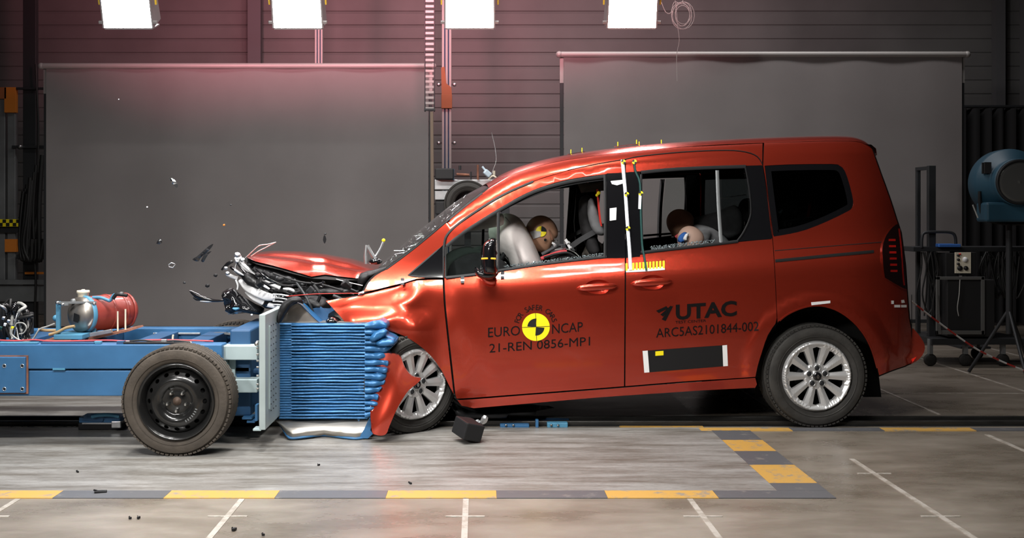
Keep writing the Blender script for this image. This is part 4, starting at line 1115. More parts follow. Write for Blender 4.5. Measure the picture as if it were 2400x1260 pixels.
# ------------------------------------------------------------------ interior
def seat(name_c, u, v, tilt=.18, z0=.52, h=.62, m='seat', label=None):
    """a car seat: cushion, backrest, head restraint; faces the front (-u)"""
    r = MB(); rows = []
    for i in range(13):                              # backrest
        t = i/12; z = z0+.08+h*t; uu = u+tilt*t+.0; wdt = .25*(1-.25*t**3); th = .075*(1-.35*t)
        row = []
        for k in range(16):
            a = 2*math.pi*k/16; ca, sa = math.cos(a), math.sin(a)
            bol = .035*abs(sa)**3
            row.append(W3(uu+th*ca*(1)-bol*(ca < 0)*.8, v+wdt*math.copysign(abs(sa)**.6, sa), z))
        rows.append(row)
    r.grid(rows, True, True); r.add(rows[-1], [tuple(range(16))]); r.add(rows[0], [tuple(range(16))])
    root = r.build('seat', MT[m], car)
    c = MB(); rows = []
    for i in range(9):
        t = i/8; uu = u+.03-.50*t; row = []
        for k in range(14):
            a = 2*math.pi*k/14; row.append(W3(uu, v+.25*math.copysign(abs(math.cos(a))**.5, math.cos(a)), z0+.02*math.sin(t*3)+.075*math.copysign(abs(math.sin(a))**.7, math.sin(a))))
        rows.append(row)
    c.grid(rows, True, True); c.add(rows[0], [tuple(range(14))]); c.add(rows[-1], [tuple(range(14))]); c.build('seat_cushion', MT[m], root)
    hr = MB(); hr.ball(W3(u+tilt+.0, v, z0+h+.20), .11, 12, (.55, 1.15, .8)); hr.build('head_restraint', MT[m], root)
    for s in (-1, 1):
        q = MB(); q.tube([W3(u+tilt, v+s*.05, z0+h+.02), W3(u+tilt, v+s*.05, z0+h+.14)], .007, 6); q.build('post', MT['chrome'], root)
    return root
def upos(px, py, v): return loc_at(px, py, v)
u1, _ = upos(1398, 560, .36); seat('front', u1-.02, .36, .14, z0=.50, h=.56)
u1b, _ = upos(1388, 560, -.36); seat('front', u1b+.06, -.36, .16, z0=.50, h=.56)
u2, _ = upos(1725, 560, 0)
for v in (.45, -.0, -.45): seat('rear', u2+.02, v, .20, z0=.60, h=.56)
# grey side bolster of the driver's seat, seat belts
def Dv(px, v): return W3(*[loc_at(px, 540, v)[0], v, 0]).y
weld(pillow(sm([(1379, 470), (1390, 465), (1400, 490), (1410, 520), (1420, 545), (1412, 552), (1396, 548), (1384, 530), (1377, 500)], 2, True), Dv(1390, .55), .04, 12, sp=5).build('side_airbag', MT['seat_grey'], car))
weld(pillow(sm([(1357, 470), (1370, 458), (1385, 462), (1384, 505), (1398, 550), (1408, 590), (1385, 600), (1368, 565), (1357, 520)], 2, True), Dv(1390, .36), .10, 12, sp=6).build('seat_side', MT['seat'], car))
weld(pillow(sm([(1365, 605), (1368, 585), (1378, 570), (1392, 562), (1410, 570), (1414, 600), (1400, 612)], 2, True), Dv(1390, .25), .06, 12, sp=6).build('seat_side', mat('seat_tan', (.13, .11, .095), rough=.8), car))
def beltline(pts, D, wpx, name, m, par=None):
    L = sm(pts, 4); mb = MB(); rows = []
    for i, (a, b) in enumerate(L):
        t0, t1 = Vector(L[max(i-1, 0)]), Vector(L[min(i+1, len(L)-1)]); t = (t1-t0).normalized(); q = Vector((-t.y, t.x))*wpx/2
        d = D if not isinstance(D, tuple) else D[0]+(D[1]-D[0])*i/(len(L)-1)
        p0, p1 = P(a-q.x, b-q.y, d), P(a+q.x, b+q.y, d)+Vector((0, .01, 0)); e = Vector((0, .003, 0)); rows.append([p0-e, p1-e, p1+e, p0+e])
    mb.grid(rows, False, True); mb.add(rows[0], [(0, 1, 2, 3)]); mb.add(rows[-1], [(0, 1, 2, 3)]); return mb.build(name, MT[m], par or car)
beltline([(1418, 528), (1390, 545), (1360, 562), (1335, 580)], (6.75, 6.95), 12, 'seat_belt', 'belt')
beltline([(1400, 443), (1402, 470), (1405, 500), (1409, 530)], 6.72, 4, 'seat_belt', 'red')
beltline([(1364, 540), (1345, 550), (1330, 562)], 7.2, 9, 'seat_belt', 'belt')
mb = MB(); mb.ball(P(1403, 452, 6.7), .012, 8, (1, .5, 1)); mb.ball(P(1399, 457, 6.7), .01, 8, (1, .5, 1)); mb.build('belt_marker', MT['yellow'], car)
# far B/C pillar linings and roof lining corner
pillow([(1354, 432), (1420, 424), (1420, 446), (1362, 452)], Dv(1390, -.2), .05, 5, sp=9).build('roof_lining', MT['headliner'], car)
pb = MB()
for pts in ([(1352, 440), (1372, 446), (1376, 600), (1352, 600), (1346, 520)],): slab(pts, Dv(1370, -.72), .05, pb)
pb.build('pillar_lining', MT['liner'], car)
# dashboard
DB = sm([(1042, 652), (1050, 615), (1075, 596), (1110, 588), (1150, 596), (1180, 615), (1200, 650)], 3)
mb = MB(); rows = []
for v in np.linspace(.78, -.78, 13):
    rows.append([P(a, b, OY-v*CT-.1) if 0 else W3(loc_at(a, b, .3)[0], v, loc_at(a, b, .3)[1]-.0) for a, b in DB])
mb.grid(rows, True); mb.add(rows[0], [tuple(range(len(DB)))]); mb.add(rows[-1], [tuple(range(len(DB)))]); mb.build('dashboard', MT['seat'], car)
sw = MB(); cpt = P(1182, 590, 6.95); Ms = Euler((0, R(-58), 0)).to_matrix()
rows = []
for k in range(32):
    a = 2*math.pi*k/32; c_ = Vector((math.cos(a), math.sin(a), 0))*.185; row = []
    for j in range(8):
        b = 2*math.pi*j/8; row.append(cpt+Ms@(c_+c_.normalized()*.015*math.cos(b)+Vector((0, 0, .015*math.sin(b)))))
    rows.append(row)
rows.append(rows[0]); sw.grid(rows, True, True); sw.ball(cpt, .06, 8, (1, 1, .5)); sw.beam(cpt+Ms@Vector((-.18, 0, 0)), cpt+Ms@Vector((.18, 0, 0)), .03, .02); sw.beam(cpt+Ms@Vector((0, .18, 0)), cpt+Ms@Vector((0, -.18, 0)), .03, .02)
sw.build('steering_wheel', MT['trim_black'], car)
# white strip standing in for a lamp reflection on the quarterlight, airbag of the driver
weld(pillow(sm([(1046, 551), (1066, 542), (1100, 514), (1125, 502), (1166, 500), (1180, 503), (1180, 526), (1160, 532), (1120, 539), (1080, 546), (1052, 556)], 2, True), Dv(1110, .66), .02, 8, sp=6).build('reflection_strip', MT['airbag'], car))
AB = sm([(1168, 506), (1180, 500), (1198, 501), (1215, 509), (1228, 524), (1242, 550), (1256, 580), (1267, 606), (1272, 624), (1262, 640), (1230, 642), (1205, 632), (1187, 606), (1172, 594), (1150, 570), (1146, 530)], 3, True)
ab = weld(pillow(AB, 6.86, .24, 62, sp=7).build('airbag', MT['airbag'], car)); ab['label'] = 'inflated pinkish white driver airbag'
pline([(1184, 508), (1190, 514), (1197, 524)], 6.63, .0022, 5).build('airbag_seam', MT['seat_grey'], ab)
pillow([(1178, 611), (1186, 614), (1189, 621), (1182, 622)], 6.62, .01, 3, sp=4).build('label_tag', MT['white'], car)
# far airbag dark shape / passenger side objects seen through the quarterlight
weld(pillow(sm([(1100, 600), (1105, 585), (1125, 575), (1150, 580), (1165, 600), (1140, 625), (1110, 625)], 2, True), 7.4, .1, 14, sp=7).build('dashboard_top', MT['seat'], car))
pillow(sm([(1082, 618), (1090, 611), (1102, 616), (1100, 628), (1084, 630)], 2, True), 6.7, .01, 4, sp=4).build('glass_heap', MT['silver'], car)
# broken glass lying on the window sills
rnd = random.Random(8)
for (x0, y0, x1, y1, nn) in ((1182, 631, 1420, 601, 700), (1525, 586, 1675, 570, 420)):
    mb = MB()
    for k in range(nn):
        t = rnd.random(); x = x0+(x1-x0)*t; y = y0+(y1-y0)*t-rnd.uniform(0, 9); p = near(x, y, -.045+rnd.uniform(-.01, .02)); s = rnd.uniform(.002, .0055)
        mb.box(p, (s*1.5, s, s*.7), Euler((rnd.uniform(0, 3), rnd.uniform(0, 3), rnd.uniform(0, 3))))
    o = mb.build('shattered_glass', mat('glass_bits', (.17, .20, .21), rough=.12, coat=.6) if 'glass_bits' not in MT else MT['glass_bits'], car); o['kind'] = 'stuff'
# rear cargo area shapes seen through the quarter window
weld(pillow(sm([(1820, 540), (1815, 500), (1840, 490), (1900, 500), (1960, 500), (1960, 540)], 2, True), 7.6, .2, 14, sp=10).build('parcel_shelf', MT['seat'], car))
beltline([(1901, 455), (1897, 490), (1893, 512)], 6.9, 5, 'seat_belt', 'red')
bar([(1832, 518), (1858, 516), (1880, 512), (1903, 508)], [2, 6, 5, 2], 6.8, 'silver', 'rear_trim')
bar([(1826, 500), (1840, 488), (1855, 478)], [10, 9, 4], 6.9, 'silver', 'rear_trim')
# far wheel of the front-seat row: horizontal bars seen through the rear window
beltline([(1508, 552), (1560, 548), (1600, 545)], 7.9, 5, 'far_door_sill', 'trim_black')
beltline([(1690, 464), (1720, 460), (1748, 456)], 6.7, 2.5, 'seat_belt', 'silver')

# ------------------------------------------------------------------ crash test dummies (one continuous body each, clothes as children)
def skinbody(name, pts, edges, m, parent, sub=2):
    me = bpy.data.meshes.new(name); me.from_pydata([Vector(p[0])-WORG[parent.name] for p in pts], edges, []); o = bpy.data.objects.new(name, me); COL.objects.link(o)
    o.parent = parent; sk = o.modifiers.new('skin', 'SKIN')
    for i, v in enumerate(me.skin_vertices[0].data):
        r = pts[i][1]; v.radius = (r, r) if not isinstance(r, tuple) else r; v.use_root = (i == 0)
    sk.use_smooth_shade = True; sk.branch_smoothing = .6; ss = o.modifiers.new('sub', 'SUBSURF'); ss.levels = sub; ss.render_levels = sub
    me.materials.append(m); return o
def head_mesh(c, M, s=1.0, face=True):
    """local: face towards -X, up Z"""
    def shp(v):
        x, y, z = v
        k = Vector((x*.98, y*.80, z*1.12))
        if z < 0: k.x *= 1-.10*(-z); k.y *= 1-.30*(-z)**1.3
        if x < 0 and z < -.15: k.x *= 1.04
        if x > 0 and z < -.3: k.x *= 1-.45*min(1, (-z-.3)/.5)
        # brow, nose, mouth
        k.x -= .10*math.exp(-(y/.14)**2-((z+.12)/.20)**2)*(x < 0)
        k.x += .05*math.exp(-((abs(y)-.30)/.14)**2-((z-.08)/.10)**2)*(x < 0)
        k.x += .04*math.exp(-(y/.3)**2-((z+.50)/.05)**2)*(x < 0)
        return k*.105*s
    mb = MB(); c = Vector(c); n = 28; rows = []
    for i in range(n+1):
        th = math.pi*i/n; row = []
        for k in range(2*n):
            ph = math.pi*k/n; row.append(c+M@shp(Vector((math.sin(th)*math.cos(ph), math.sin(th)*math.sin(ph), math.cos(th)))))
        rows.append(row)
    mb.grid(rows, True, True); return mb
SK = MT['skin_vinyl']
hc = P(1270, 548, 6.93); dr = empty('crash_test_dummy', (hc.x+.1, 6.93, .5), 'tan crash test dummy in the front seat, its face in the white airbag', 'dummy')
Mh = Euler((0, R(-16), 0)).to_matrix()
def dv(p, du, dz, dy=0): return Vector((p.x+du, p.y+dy, p.z+dz))
B = [(dv(hc, .34, -.46), .14), (dv(hc, .30, -.34), .13), (dv(hc, .20, -.23), .12), (dv(hc, .12, -.16), .065), (dv(hc, .07, -.10), .055),
     (dv(hc, .20, -.24, -.19), .062), (dv(hc, .06, -.36, -.24), .046), (dv(hc, -.16, -.36, -.17), .036), (dv(hc, .20, -.24, .19), .062), (dv(hc, .06, -.36, .24), .046), (dv(hc, -.16, -.36, .17), .036),
     (dv(hc, .30, -.50, -.10), .085), (dv(hc, -.08, -.44, -.12), .07), (dv(hc, -.20, -.72, -.12), .05), (dv(hc, .30, -.50, .10), .085), (dv(hc, -.08, -.44, .12), .07), (dv(hc, -.20, -.72, .12), .05)]
skinbody('body', B, [(0, 1), (1, 2), (2, 3), (3, 4), (2, 5), (5, 6), (6, 7), (2, 8), (8, 9), (9, 10), (0, 11), (11, 12), (12, 13), (0, 14), (14, 15), (15, 16)], MT['belt'], dr)
hb = head_mesh(hc+Vector((-.0, 0, 0)), Mh, 1.06).build('head', SK, dr)
def on_head(p, nrm_y=-1): return p
def stick(poly, D, m, parent, name):
    mb = MB(); V, T, _ = cdt(poly, (), 6)
    c = hc
    pts = []
    for a, b in V:
        q = P(a, b, 6.8); # push to the head surface: intersect view ray with an ellipsoid of the head
        o_ = Vector((0, 0, CH)); d = (P(a, b, 7.0)-o_).normalized(); Mi = Mh.transposed(); S = Vector((.105*1.06*.98, .105*1.06*.80, .105*1.06*1.12))*1.02
        oo = Mi@(o_-c); dd = Mi@d; oo = Vector((oo.x/S.x, oo.y/S.y, oo.z/S.z)); dd = Vector((dd.x/S.x, dd.y/S.y, dd.z/S.z))
        A_, B_, C_ = dd.dot(dd), 2*oo.dot(dd), oo.dot(oo)-1; disc = B_*B_-4*A_*C_
        t = (-B_-math.sqrt(disc))/(2*A_) if disc > 0 else 6.9/d.y
        pts.append(o_+d*(t-D))
    mb.add(pts, T, True); return mb.build(name, m, parent, fixn=False)
stick([(1242, 543), (1259, 538), (1270, 553), (1250, 560)], .003, MT['seat_grey'] if 0 else mat('grey_sticker', (.50, .49, .48), rough=.6), hb, 'grey_sticker')
def circ(cx, cy, r, a0, a1, n=14): return [(cx, cy)]+[(cx+r*math.cos(R(a0+(a1-a0)*i/n)), cy-r*math.sin(R(a0+(a1-a0)*i/n))) for i in range(n+1)]
for k, m in enumerate(('yellow', 'trim_black', 'yellow', 'grey_sticker')):
    a = {0: 85, 1: 355, 2: 265, 3: 175}[k]; stick(circ(1268, 542, 12.5, a, a+90), .005, MT[m], hb, 'marker_quarter')
stick(circ(1278, 562, 3.4, 0, 359, 12), .005, MT['black'], hb, 'hole')
pline([(1287, 538), (1291, 550), (1294, 562)], 6.84, .003, 6).build('seam', MT['rust'], hb)
# harness, cables and clips at the dummy's neck
pline([(1268, 606), (1290, 598), (1315, 590), (1328, 590)], 6.7, .013).build('red_harness', MT['pink_red'], dr)
pline([(1270, 596), (1290, 585), (1310, 575), (1325, 577)], 6.75, .012).build('neck_cable', MT['belt'], dr)
pline([(1275, 604), (1300, 596), (1330, 592), (1350, 602)], 6.68, .008).build('neck_cable', MT['cable'], dr)
pline([(1300, 585), (1325, 583), (1345, 590), (1357, 600)], 6.7, .003).build('neck_cable', MT['cable_grey'], dr)
for (a, b, s, m) in ((1328, 565, 8, 'white'), (1320, 577, 7, 'silver'), (1334, 577, 7, 'white'), (1297, 570, 5, 'white'), (1302, 560, 4, 'silver'), (1342, 583, 5, 'silver')):
    mb = MB(); mb.box(P(a, b, 6.68), (s*.0035, .01, s*.0022), Euler((.3, .5*(a % 3), .2))); mb.box(P(a+3, b+4, 6.7), (s*.002, .012, s*.003), Euler((.8, .9, .2))); mb.build('buckle', MT[m], dr)
weld(pillow(sm([(1290, 612), (1300, 598), (1320, 592), (1345, 597), (1352, 608), (1330, 618)], 2, True), 6.78, .08, 8, sp=5, nz=.02).build('jacket', MT['trim_black'], dr))
# child dummies on the rear bench
c1 = P(1597, 524, 7.15); d1 = empty('crash_test_dummy', (c1.x, c1.y, .6), 'brown headed child crash test dummy bent forward on the rear bench', 'dummy')
Mc = Euler((0, R(-48), 0)).to_matrix(); head_mesh(c1, Mc, .92).build('head', SK, d1)
skinbody('body', [(dv(c1, .36, -.28), .10), (dv(c1, .24, -.12), .095), (dv(c1, .12, -.03), .07), (dv(c1, .05, -.01), .045), (dv(c1, .14, -.10, -.13), .04), (dv(c1, -.02, -.20, -.13), .032), (dv(c1, .14, -.10, .13), .04), (dv(c1, -.02, -.20, .13), .032), (dv(c1, .15, -.30, -.08), .055), (dv(c1, .15, -.30, .08), .055)],
         [(0, 1), (1, 2), (2, 3), (2, 4), (4, 5), (2, 6), (6, 7), (0, 8), (0, 9)], MT['seat_grey'], d1)
bar([(1583, 556), (1590, 552), (1598, 548)], [8, 10, 8], 7.0, 'pink_red', 'collar', par=d1)
c2 = P(1620, 564, 6.85); d2 = empty('crash_test_dummy', (c2.x, c2.y, .55), 'smaller child crash test dummy with pale scalp just above the rear window sill', 'dummy')
head_mesh(c2, Euler((0, R(-30), 0)).to_matrix(), .86).build('head', mat('vinyl_pale', (.50, .33, .26), rough=.5), d2)
weld(pillow(sm([(1588, 566), (1592, 552), (1602, 544), (1610, 545), (1606, 556), (1604, 568)], 2, True), 6.765, .008, 6, sp=4).build('blue_marker', MT['blue_cloth'], d2))
weld(pillow(sm([(1600, 560), (1606, 549), (1614, 545), (1612, 556), (1609, 565)], 2, True), 6.758, .008, 5, sp=4).build('white_marker', MT['white'], d2))
skinbody('body', [(dv(c2, .22, -.34), .10), (dv(c2, .16, -.20), .09), (dv(c2, .08, -.10), .06), (dv(c2, .04, -.05), .04), (dv(c2, .10, -.16, -.11), .035), (dv(c2, -.02, -.28, -.11), .03), (dv(c2, .10, -.16, .11), .035), (dv(c2, -.02, -.28, .11), .03)],
         [(0, 1), (1, 2), (2, 3), (2, 4), (4, 5), (2, 6), (6, 7)], MT['seat_grey'], d2)
# child seat shell behind the child
weld(pillow(sm([(1612, 520), (1640, 506), (1680, 496), (1720, 480), (1740, 500), (1740, 545), (1700, 566), (1640, 566), (1622, 545)], 2, True), 7.25, .10, 16, sp=9).build('child_seat', MT['seat'], car))
# ------------------------------------------------------------------ crash trolley
tr = empty('crash_trolley', (-2.2, 6.4, 0), 'long blue steel crash trolley with a black wheel and grey barrier mount', 'trolley')
BL = MT['blue']
ND = 5.93                               # near beam face
def Z(py, D): return CH-(py-VY)*D/F
def X(px, D): return (px-VX)*D/F
XL = -8.2*.5
xr = X(600, 6.2)
zt, zm, zb = Z(807, ND), Z(866, ND), Z(928, ND)
mb = MB(); mb.box(((XL+X(520, ND))/2, ND+.06, (zt+zm)/2+.002), (X(520, ND)-XL, .12, zt-zm-.004), bev=.006); mb.build('upper_beam', BL, tr)
mb = MB(); mb.box(((XL+X(420, ND))/2, ND+.07, (zm+zb)/2-.003), (X(420, ND)-XL, .12, zm-zb-.004), bev=.006); mb.build('lower_beam', BL, tr)
mb = MB(); mb.box(((X(290, 6.9)+xr)/2, 6.95, Z(797, 6.9)), (xr-X(290, 6.9), .12, .16), bev=.006); mb.build('far_beam', BL, tr)
mb = MB(); mb.box(((XL+X(290, 6.9))/2, 6.96, Z(801, 6.9)), (X(290, 6.9)-XL, .12, .16), bev=.006); mb.build('far_beam', BL, tr)
for px in (30, 190, 330, 455, 560):
    x = X(px, 6.3); mb = MB(); mb.box((x, (ND+.12+6.89)/2, .50), (.12, 6.89-ND-.12, .10), bev=.004); mb.build('cross_beam', MT['blue_dark'], tr)
mb = MB(); mb.box(((XL+xr)/2, 6.4, .42), (xr-XL, .7, .02)); mb.build('deck', MT['blue_dark'], tr)
# bolted cover plate at the left
mb = MB(); mb.box(((X(-60, ND)+X(63, ND))/2, ND-.012, (Z(835, ND)+Z(919, ND))/2), (X(63, ND)-X(-60, ND), .024, Z(835, ND)-Z(919, ND)), bev=.004); cp = mb.build('cover_plate', BL, tr)
for (a, b) in ((10, 857), (52, 857), (10, 911), (52, 911)):
    mb = MB(); c = P(a, b, ND-.024); mb.lathe([(0, -.002), (.006, -.001), (.008, .001)], c, 'Y', 12); mb.build('bolt', MT['gap'], cp)
    mb = MB(); mb.lathe([(.008, .0), (.010, -.004), (.012, .001)], c, 'Y', 12); mb.build('bolt_ring', MT['silver'], cp)
# weld seam lines round the plate
mb = MB(); mb.box(((X(-60, ND)+X(66, ND))/2, ND-.003, (Z(833, ND)+Z(921, ND))/2), (X(66, ND)-X(-60, ND)+.004, .008, Z(833, ND)-Z(921, ND)+.004)); mb.build('weld_seam', MT['rust'], tr)
for (a, b, wd) in ((52, 150, 8), (230, 280, 7), (120, 225, 9), (300, 360, 6)):
    pass
mb = MB(); mb.box((X(138, ND), ND+.06, zm+.004), (.07, .124, .012)); mb.build('spacer', MT['blue_pale'], tr)
# things along the top of the near beam
for (a, b, y, h, m) in ((98, 225, 804, 6, 'blue_dark'), (222, 238, 802, 6, 'blue_pale'), (275, 292, 802, 8, 'blue_dark'), (290, 445, 803, 4, 'trim_black'), (0, 90, 803, 4, 'blue_pale')):
    D = ND+.03; mb = MB(); mb.box((X((a+b)/2, D), D, Z(y, D)), (X(b, D)-X(a, D), .03, h*D/F), bev=.002); mb.build('rail_strip', MT[m], tr)
pline([(0, 797), (40, 798), (80, 796), (130, 799), (250, 797), (300, 799), (360, 796), (440, 797), (500, 799)], 6.02, .0045).build('red_hose', MT['pink_red'], tr)
pline([(290, 801), (330, 797), (370, 800), (410, 798), (445, 801)], 6.0, .005).build('black_hose', MT['cable'], tr)
for (a, b, m, s) in ((385, 798, 'silver', .02), (300, 800, 'silver', .014), (445, 802, 'cream', .012), (348, 802, 'rust', .012)):
    mb = MB(); mb.box(P(a, b, 6.0), (s*1.6, s, s*.8), bev=.002); mb.build('fitting', MT[m], tr)
pline([(405, 804), (405, 792), (406, 784)], 6.1, .006).build('upright_pin', MT['cream'], tr)
for (a, b) in ((360, 372), (384, 470), (495, 585)):
    mb = MB(); D = 6.89; mb.box((X((a+b)/2, D), D-.0, Z(781, D)), (X(b, D)-X(a, D), .03, .012), bev=.002); mb.build('rail_strip', MT['silver'], tr)
# curved toothed ring segment beyond the frame
mb = MB(); L = [(478+i*2.2, 784-5.5*math.sin(math.pi*i/34)) for i in range(35)]
V = [P(a, b, 6.80) for a, b in L]+[P(a, b+4, 6.80) for a, b in L[::-1]]; mb.add(V+[v+Vector((0, .02, 0)) for v in V], [tuple(range(70)), tuple(range(70, 140))]+[(i, (i+1) % 70, 70+(i+1) % 70, 70+i) for i in range(70)]); mb.build('toothed_ring', MT['grey_metal'], tr)
# uprights and fittings near the barrier mount
mb = MB(); mb.box(P(594, 800, 6.5), (.075, .3, .19), bev=.004); mb.build('blue_block', BL, tr)
for (a, b, s) in ((565, 790, .016), (572, 798, .02), (560, 800, .012), (575, 785, .010), (551, 798, .012)):
    mb = MB(); mb.box(P(a, b, 6.3), (s, s, s*1.4), Euler((0, .3, .4)), .002); mb.build('fitting', MT['grey_metal'], tr)
for k, (a, b) in enumerate(((552, 855), (575, 862))):
    mb = MB(); mb.box(P(a+20, b, 6.5), (.16, .05, .3)); mb.build('inner_plate', MT['blue_dark'], tr)
# grey-green bracket arms carrying the mounting plate
G = MT['bracket']; D = 6.02
mb = MB(); mb.box(((X(508, D)+X(607, D))/2, D, Z(824, D)), (X(607, D)-X(508, D), .10, 33*D/F), bev=.004); mb.build('bracket_arm', G, tr)
mb = MB(); mb.box((X(503, D), D-.0, Z(825, D)), (.018, .14, 40*D/F), bev=.003); o = mb.build('bracket_plate', G, tr)
for b in (815, 836):
    mb = MB(); mb.lathe([(0, -.075), (.008, -.074), (.010, -.068)], (X(503, D), D, Z(b, D)), 'Y', 10); mb.build('bolt', MT['nut'], o)
mb = MB(); mb.box(((X(548, D)+X(607, D))/2, D, Z(901, D)), (X(607, D)-X(548, D), .10, 31*D/F), bev=.004); mb.build('bracket_arm', G, tr)
mb = MB(); mb.beam((X(520, D), D, Z(842, D)), (X(556, D), D, Z(915, D)), .08, .05, bev=.003); mb.build('bracket_brace', G, tr)
mb = MB(); mb.box((X(543, D), D+.03, Z(865, D)), (.035, .05, 80*D/F), bev=.003); mb.build('bracket_upright', G, tr)
# mounting plate, seen from its front
PLX = (X(607, 5.77), X(622, 5.77))
y0 = 5.77; zt_, zb_ = Z(737, y0), Z(1007, y0)
mb = MB(); mb.box(((PLX[0]+PLX[1])/2, y0+.62, (zt_+zb_)/2), (PLX[1]-PLX[0], 1.24, zt_-zb_), bev=.003); pl = mb.build('mounting_plate', MT['plate'], tr)
mb = MB(); mb.box((PLX[1]+.004, y0+.10, (Z(768, y0)+Z(965, y0))/2), (.008, .02, Z(768, y0)-Z(965, y0))); mb.build('plate_edge', MT['bracket'], pl)
for k in range(14):
    for j in range(3):
        mb = MB(); mb.lathe([(0, .004), (.004, .0035), (.005, .001)], (PLX[1], y0+.15+.07*j, zb_+.08+k*.037), 'X', 6); mb.build('plate_hole', MT['trim_black'], pl)
mb = MB(); mb.box((X(602, y0), y0+.04, zb_-.0), (.045, .08, .012), bev=.002); mb.build('foot_tab', MT['bracket'], tr)
for (a, b, wd) in ((583, 976, 22), (592, 984, 18)):
    mb = MB(); mb.box(P(a, b, 6.05), (wd*.0025, .1, .012)); mb.build('foot_tab', BL, tr)
mb = MB(); mb.box(P(603, 965, 5.95), (.014, .06, .09)); mb.build('foot_tab', BL, tr)
for b in (800, 815, 830, 845, 860, 880, 900, 910):
    mb = MB(); c = P(604, b, 5.8); mb.box(c, (.014, .014, .010), bev=.002); mb.build('plate_bolt', MT['nut'], tr)
mb = MB(); mb.lathe([(0, -.02), (.010, -.018), (.013, -.006), (.013, .0)], P(602, 805, 5.78), 'Y', 12); mb.build('plate_bolt', MT['nut'], tr)
# axle and inner dark structure beneath
mb = MB(); mb.tube([(X(415, 5.8), 5.72, .30), (X(415, 5.8), 7.0, .30)], .035, 14); mb.build('axle', MT['dark_metal'], tr)
mb = MB(); mb.box((X(520, 6.2), 6.4, .30), (.5, .55, .22), bev=.02); mb.build('front_housing', MT['blue_dark'], tr)
mb = MB(); mb.box((X(585, 6.3), 6.4, .40), (.12, .7, .5), bev=.01); mb.build('front_housing', MT['blue_dark'], tr)
# ---- trolley wheel with a black steel rim
def steel_wheel(c, sgn, parent):
    c = Vector(c); M = rotz(0 if sgn > 0 else math.pi); r, rim, wd = .303, .205, .195; face = -wd/2
    pr = [(rim+.006, face+.004), (rim+.002, face-.004), (rim-.005, face-.004), (rim-.010, face+.006), (rim-.016, face+.012), (rim-.022, face+.030), (rim-.03, face+.05), (rim-.03, .08), (rim, .095)]
    w_ = MB(); w_.lathe(pr, (0, 0, 0), 'Y', 90); w_.v = [M@v+c for v in w_.v]; root = w_.build('wheel', MT['steel_black'], parent)
    tyre(c, r, rim, wd, M, root, MT['tyre_dusty'], .003)
    K = 1000; ro = .174
    outer = [(K*ro*math.cos(2*math.pi*k/80), K*ro*math.sin(2*math.pi*k/80)) for k in range(80)]; holes = []
    for s in range(16):
        a = 2*math.pi*s/16; hr, ht = .0105, .014; q = .152
        holes.append([(K*(q*math.cos(a)+hr*math.cos(t)*math.cos(a)-ht*math.sin(t)*math.sin(a)), K*(q*math.sin(a)+hr*math.cos(t)*math.sin(a)+ht*math.sin(t)*math.cos(a))) for t in [2*math.pi*k/12 for k in range(12)]])
    V, T, lp = cdt(outer, holes, 7)
    px = [0, .03, .055, .075, .085, .10, .118, .135, .152, .168, .175]; py = [.030, .030, .034, .034, .018, .008, .006, .014, .028, .040, .05]
    hg = lambda x, y: face+float(np.interp(math.hypot(x, y)/K, px, py))
    mb = MB(); mb.add([Vector((x/K, hg(x, y), y/K)) for x, y in V], T, True)
    for l in lp[1:]:
        n = len(l); mb.add([Vector((x/K, hg(x, y), y/K)) for x, y in l]+[Vector((x/K, hg(x, y)+.015, y/K)) for x, y in l], [(i, (i+1) % n, n+(i+1) % n, n+i) for i in range(n)])
    mb.v = [M@v+c for v in mb.v]; mb.build('wheel_disc', MT['steel_black'], root, fixn=False)
    bk = MB(); bk.lathe([(0, face+.09), (.175, face+.09)], (0, 0, 0), 'Y', 40); bk.v = [M@v+c for v in bk.v]; bk.build('brake_drum', MT['liner'], root)
    for k in range(5):
        a = 2*math.pi*(k+.5)/5+.3; q = .052
        n_ = MB(); n_.lathe([(0, face+.008), (.006, face+.009), (.010, face+.014), (.011, face+.034)], (q*math.cos(a), 0, q*math.sin(a)), 'Y', 6, smooth=False); n_.v = [M@v+c for v in n_.v]; n_.build('wheel_nut', MT['nut'], root)
    h = MB(); h.lathe([(0, face+.018), (.012, face+.018), (.014, face+.024), (.022, face+.026), (.024, face+.032)], (0, 0, 0), 'Y', 24); h.v = [M@v+c for v in h.v]; h.build('hub', mat('hub_brown', (.09, .06, .045), rough=.6, metal=.3) if 'hub_brown' not in MT else MT['hub_brown'], root)
    # raised casting marks of the disc
    for k in range(7):
        a = R(-62+k*7); q = .118; mk_ = MB(); rm = Matrix.Rotation(-a, 3, 'Y'); mk_.box((q*math.cos(a), face+.0045, q*math.sin(a)), (.013, .002, .006), rm, .0008); mk_.v = [M@v+c for v in mk_.v]; mk_.build('stamped_mark', MT['grey_metal'], root)
steel_wheel((X(411, 5.66), 5.76, .300), 1, tr); steel_wheel((X(411, 5.66), 7.1, .300), -1, tr)

# ---- deformable barrier: a block of blue honeycomb covered with sheet, on the mounting plate
br = empty('deformable_barrier', (X(760, 6.2), 6.6, .1), 'crushed blue ribbed honeycomb barrier block bolted to the grey plate', 'barrier')
DBN = 6.20                               # near side of the block
zt, zb = Z(757, DBN), Z(981, DBN); BD = 1.0
rnd = random.Random(21); NL = 31
lay = [zb+(zt-zb)*k/NL for k in range(NL+1)]
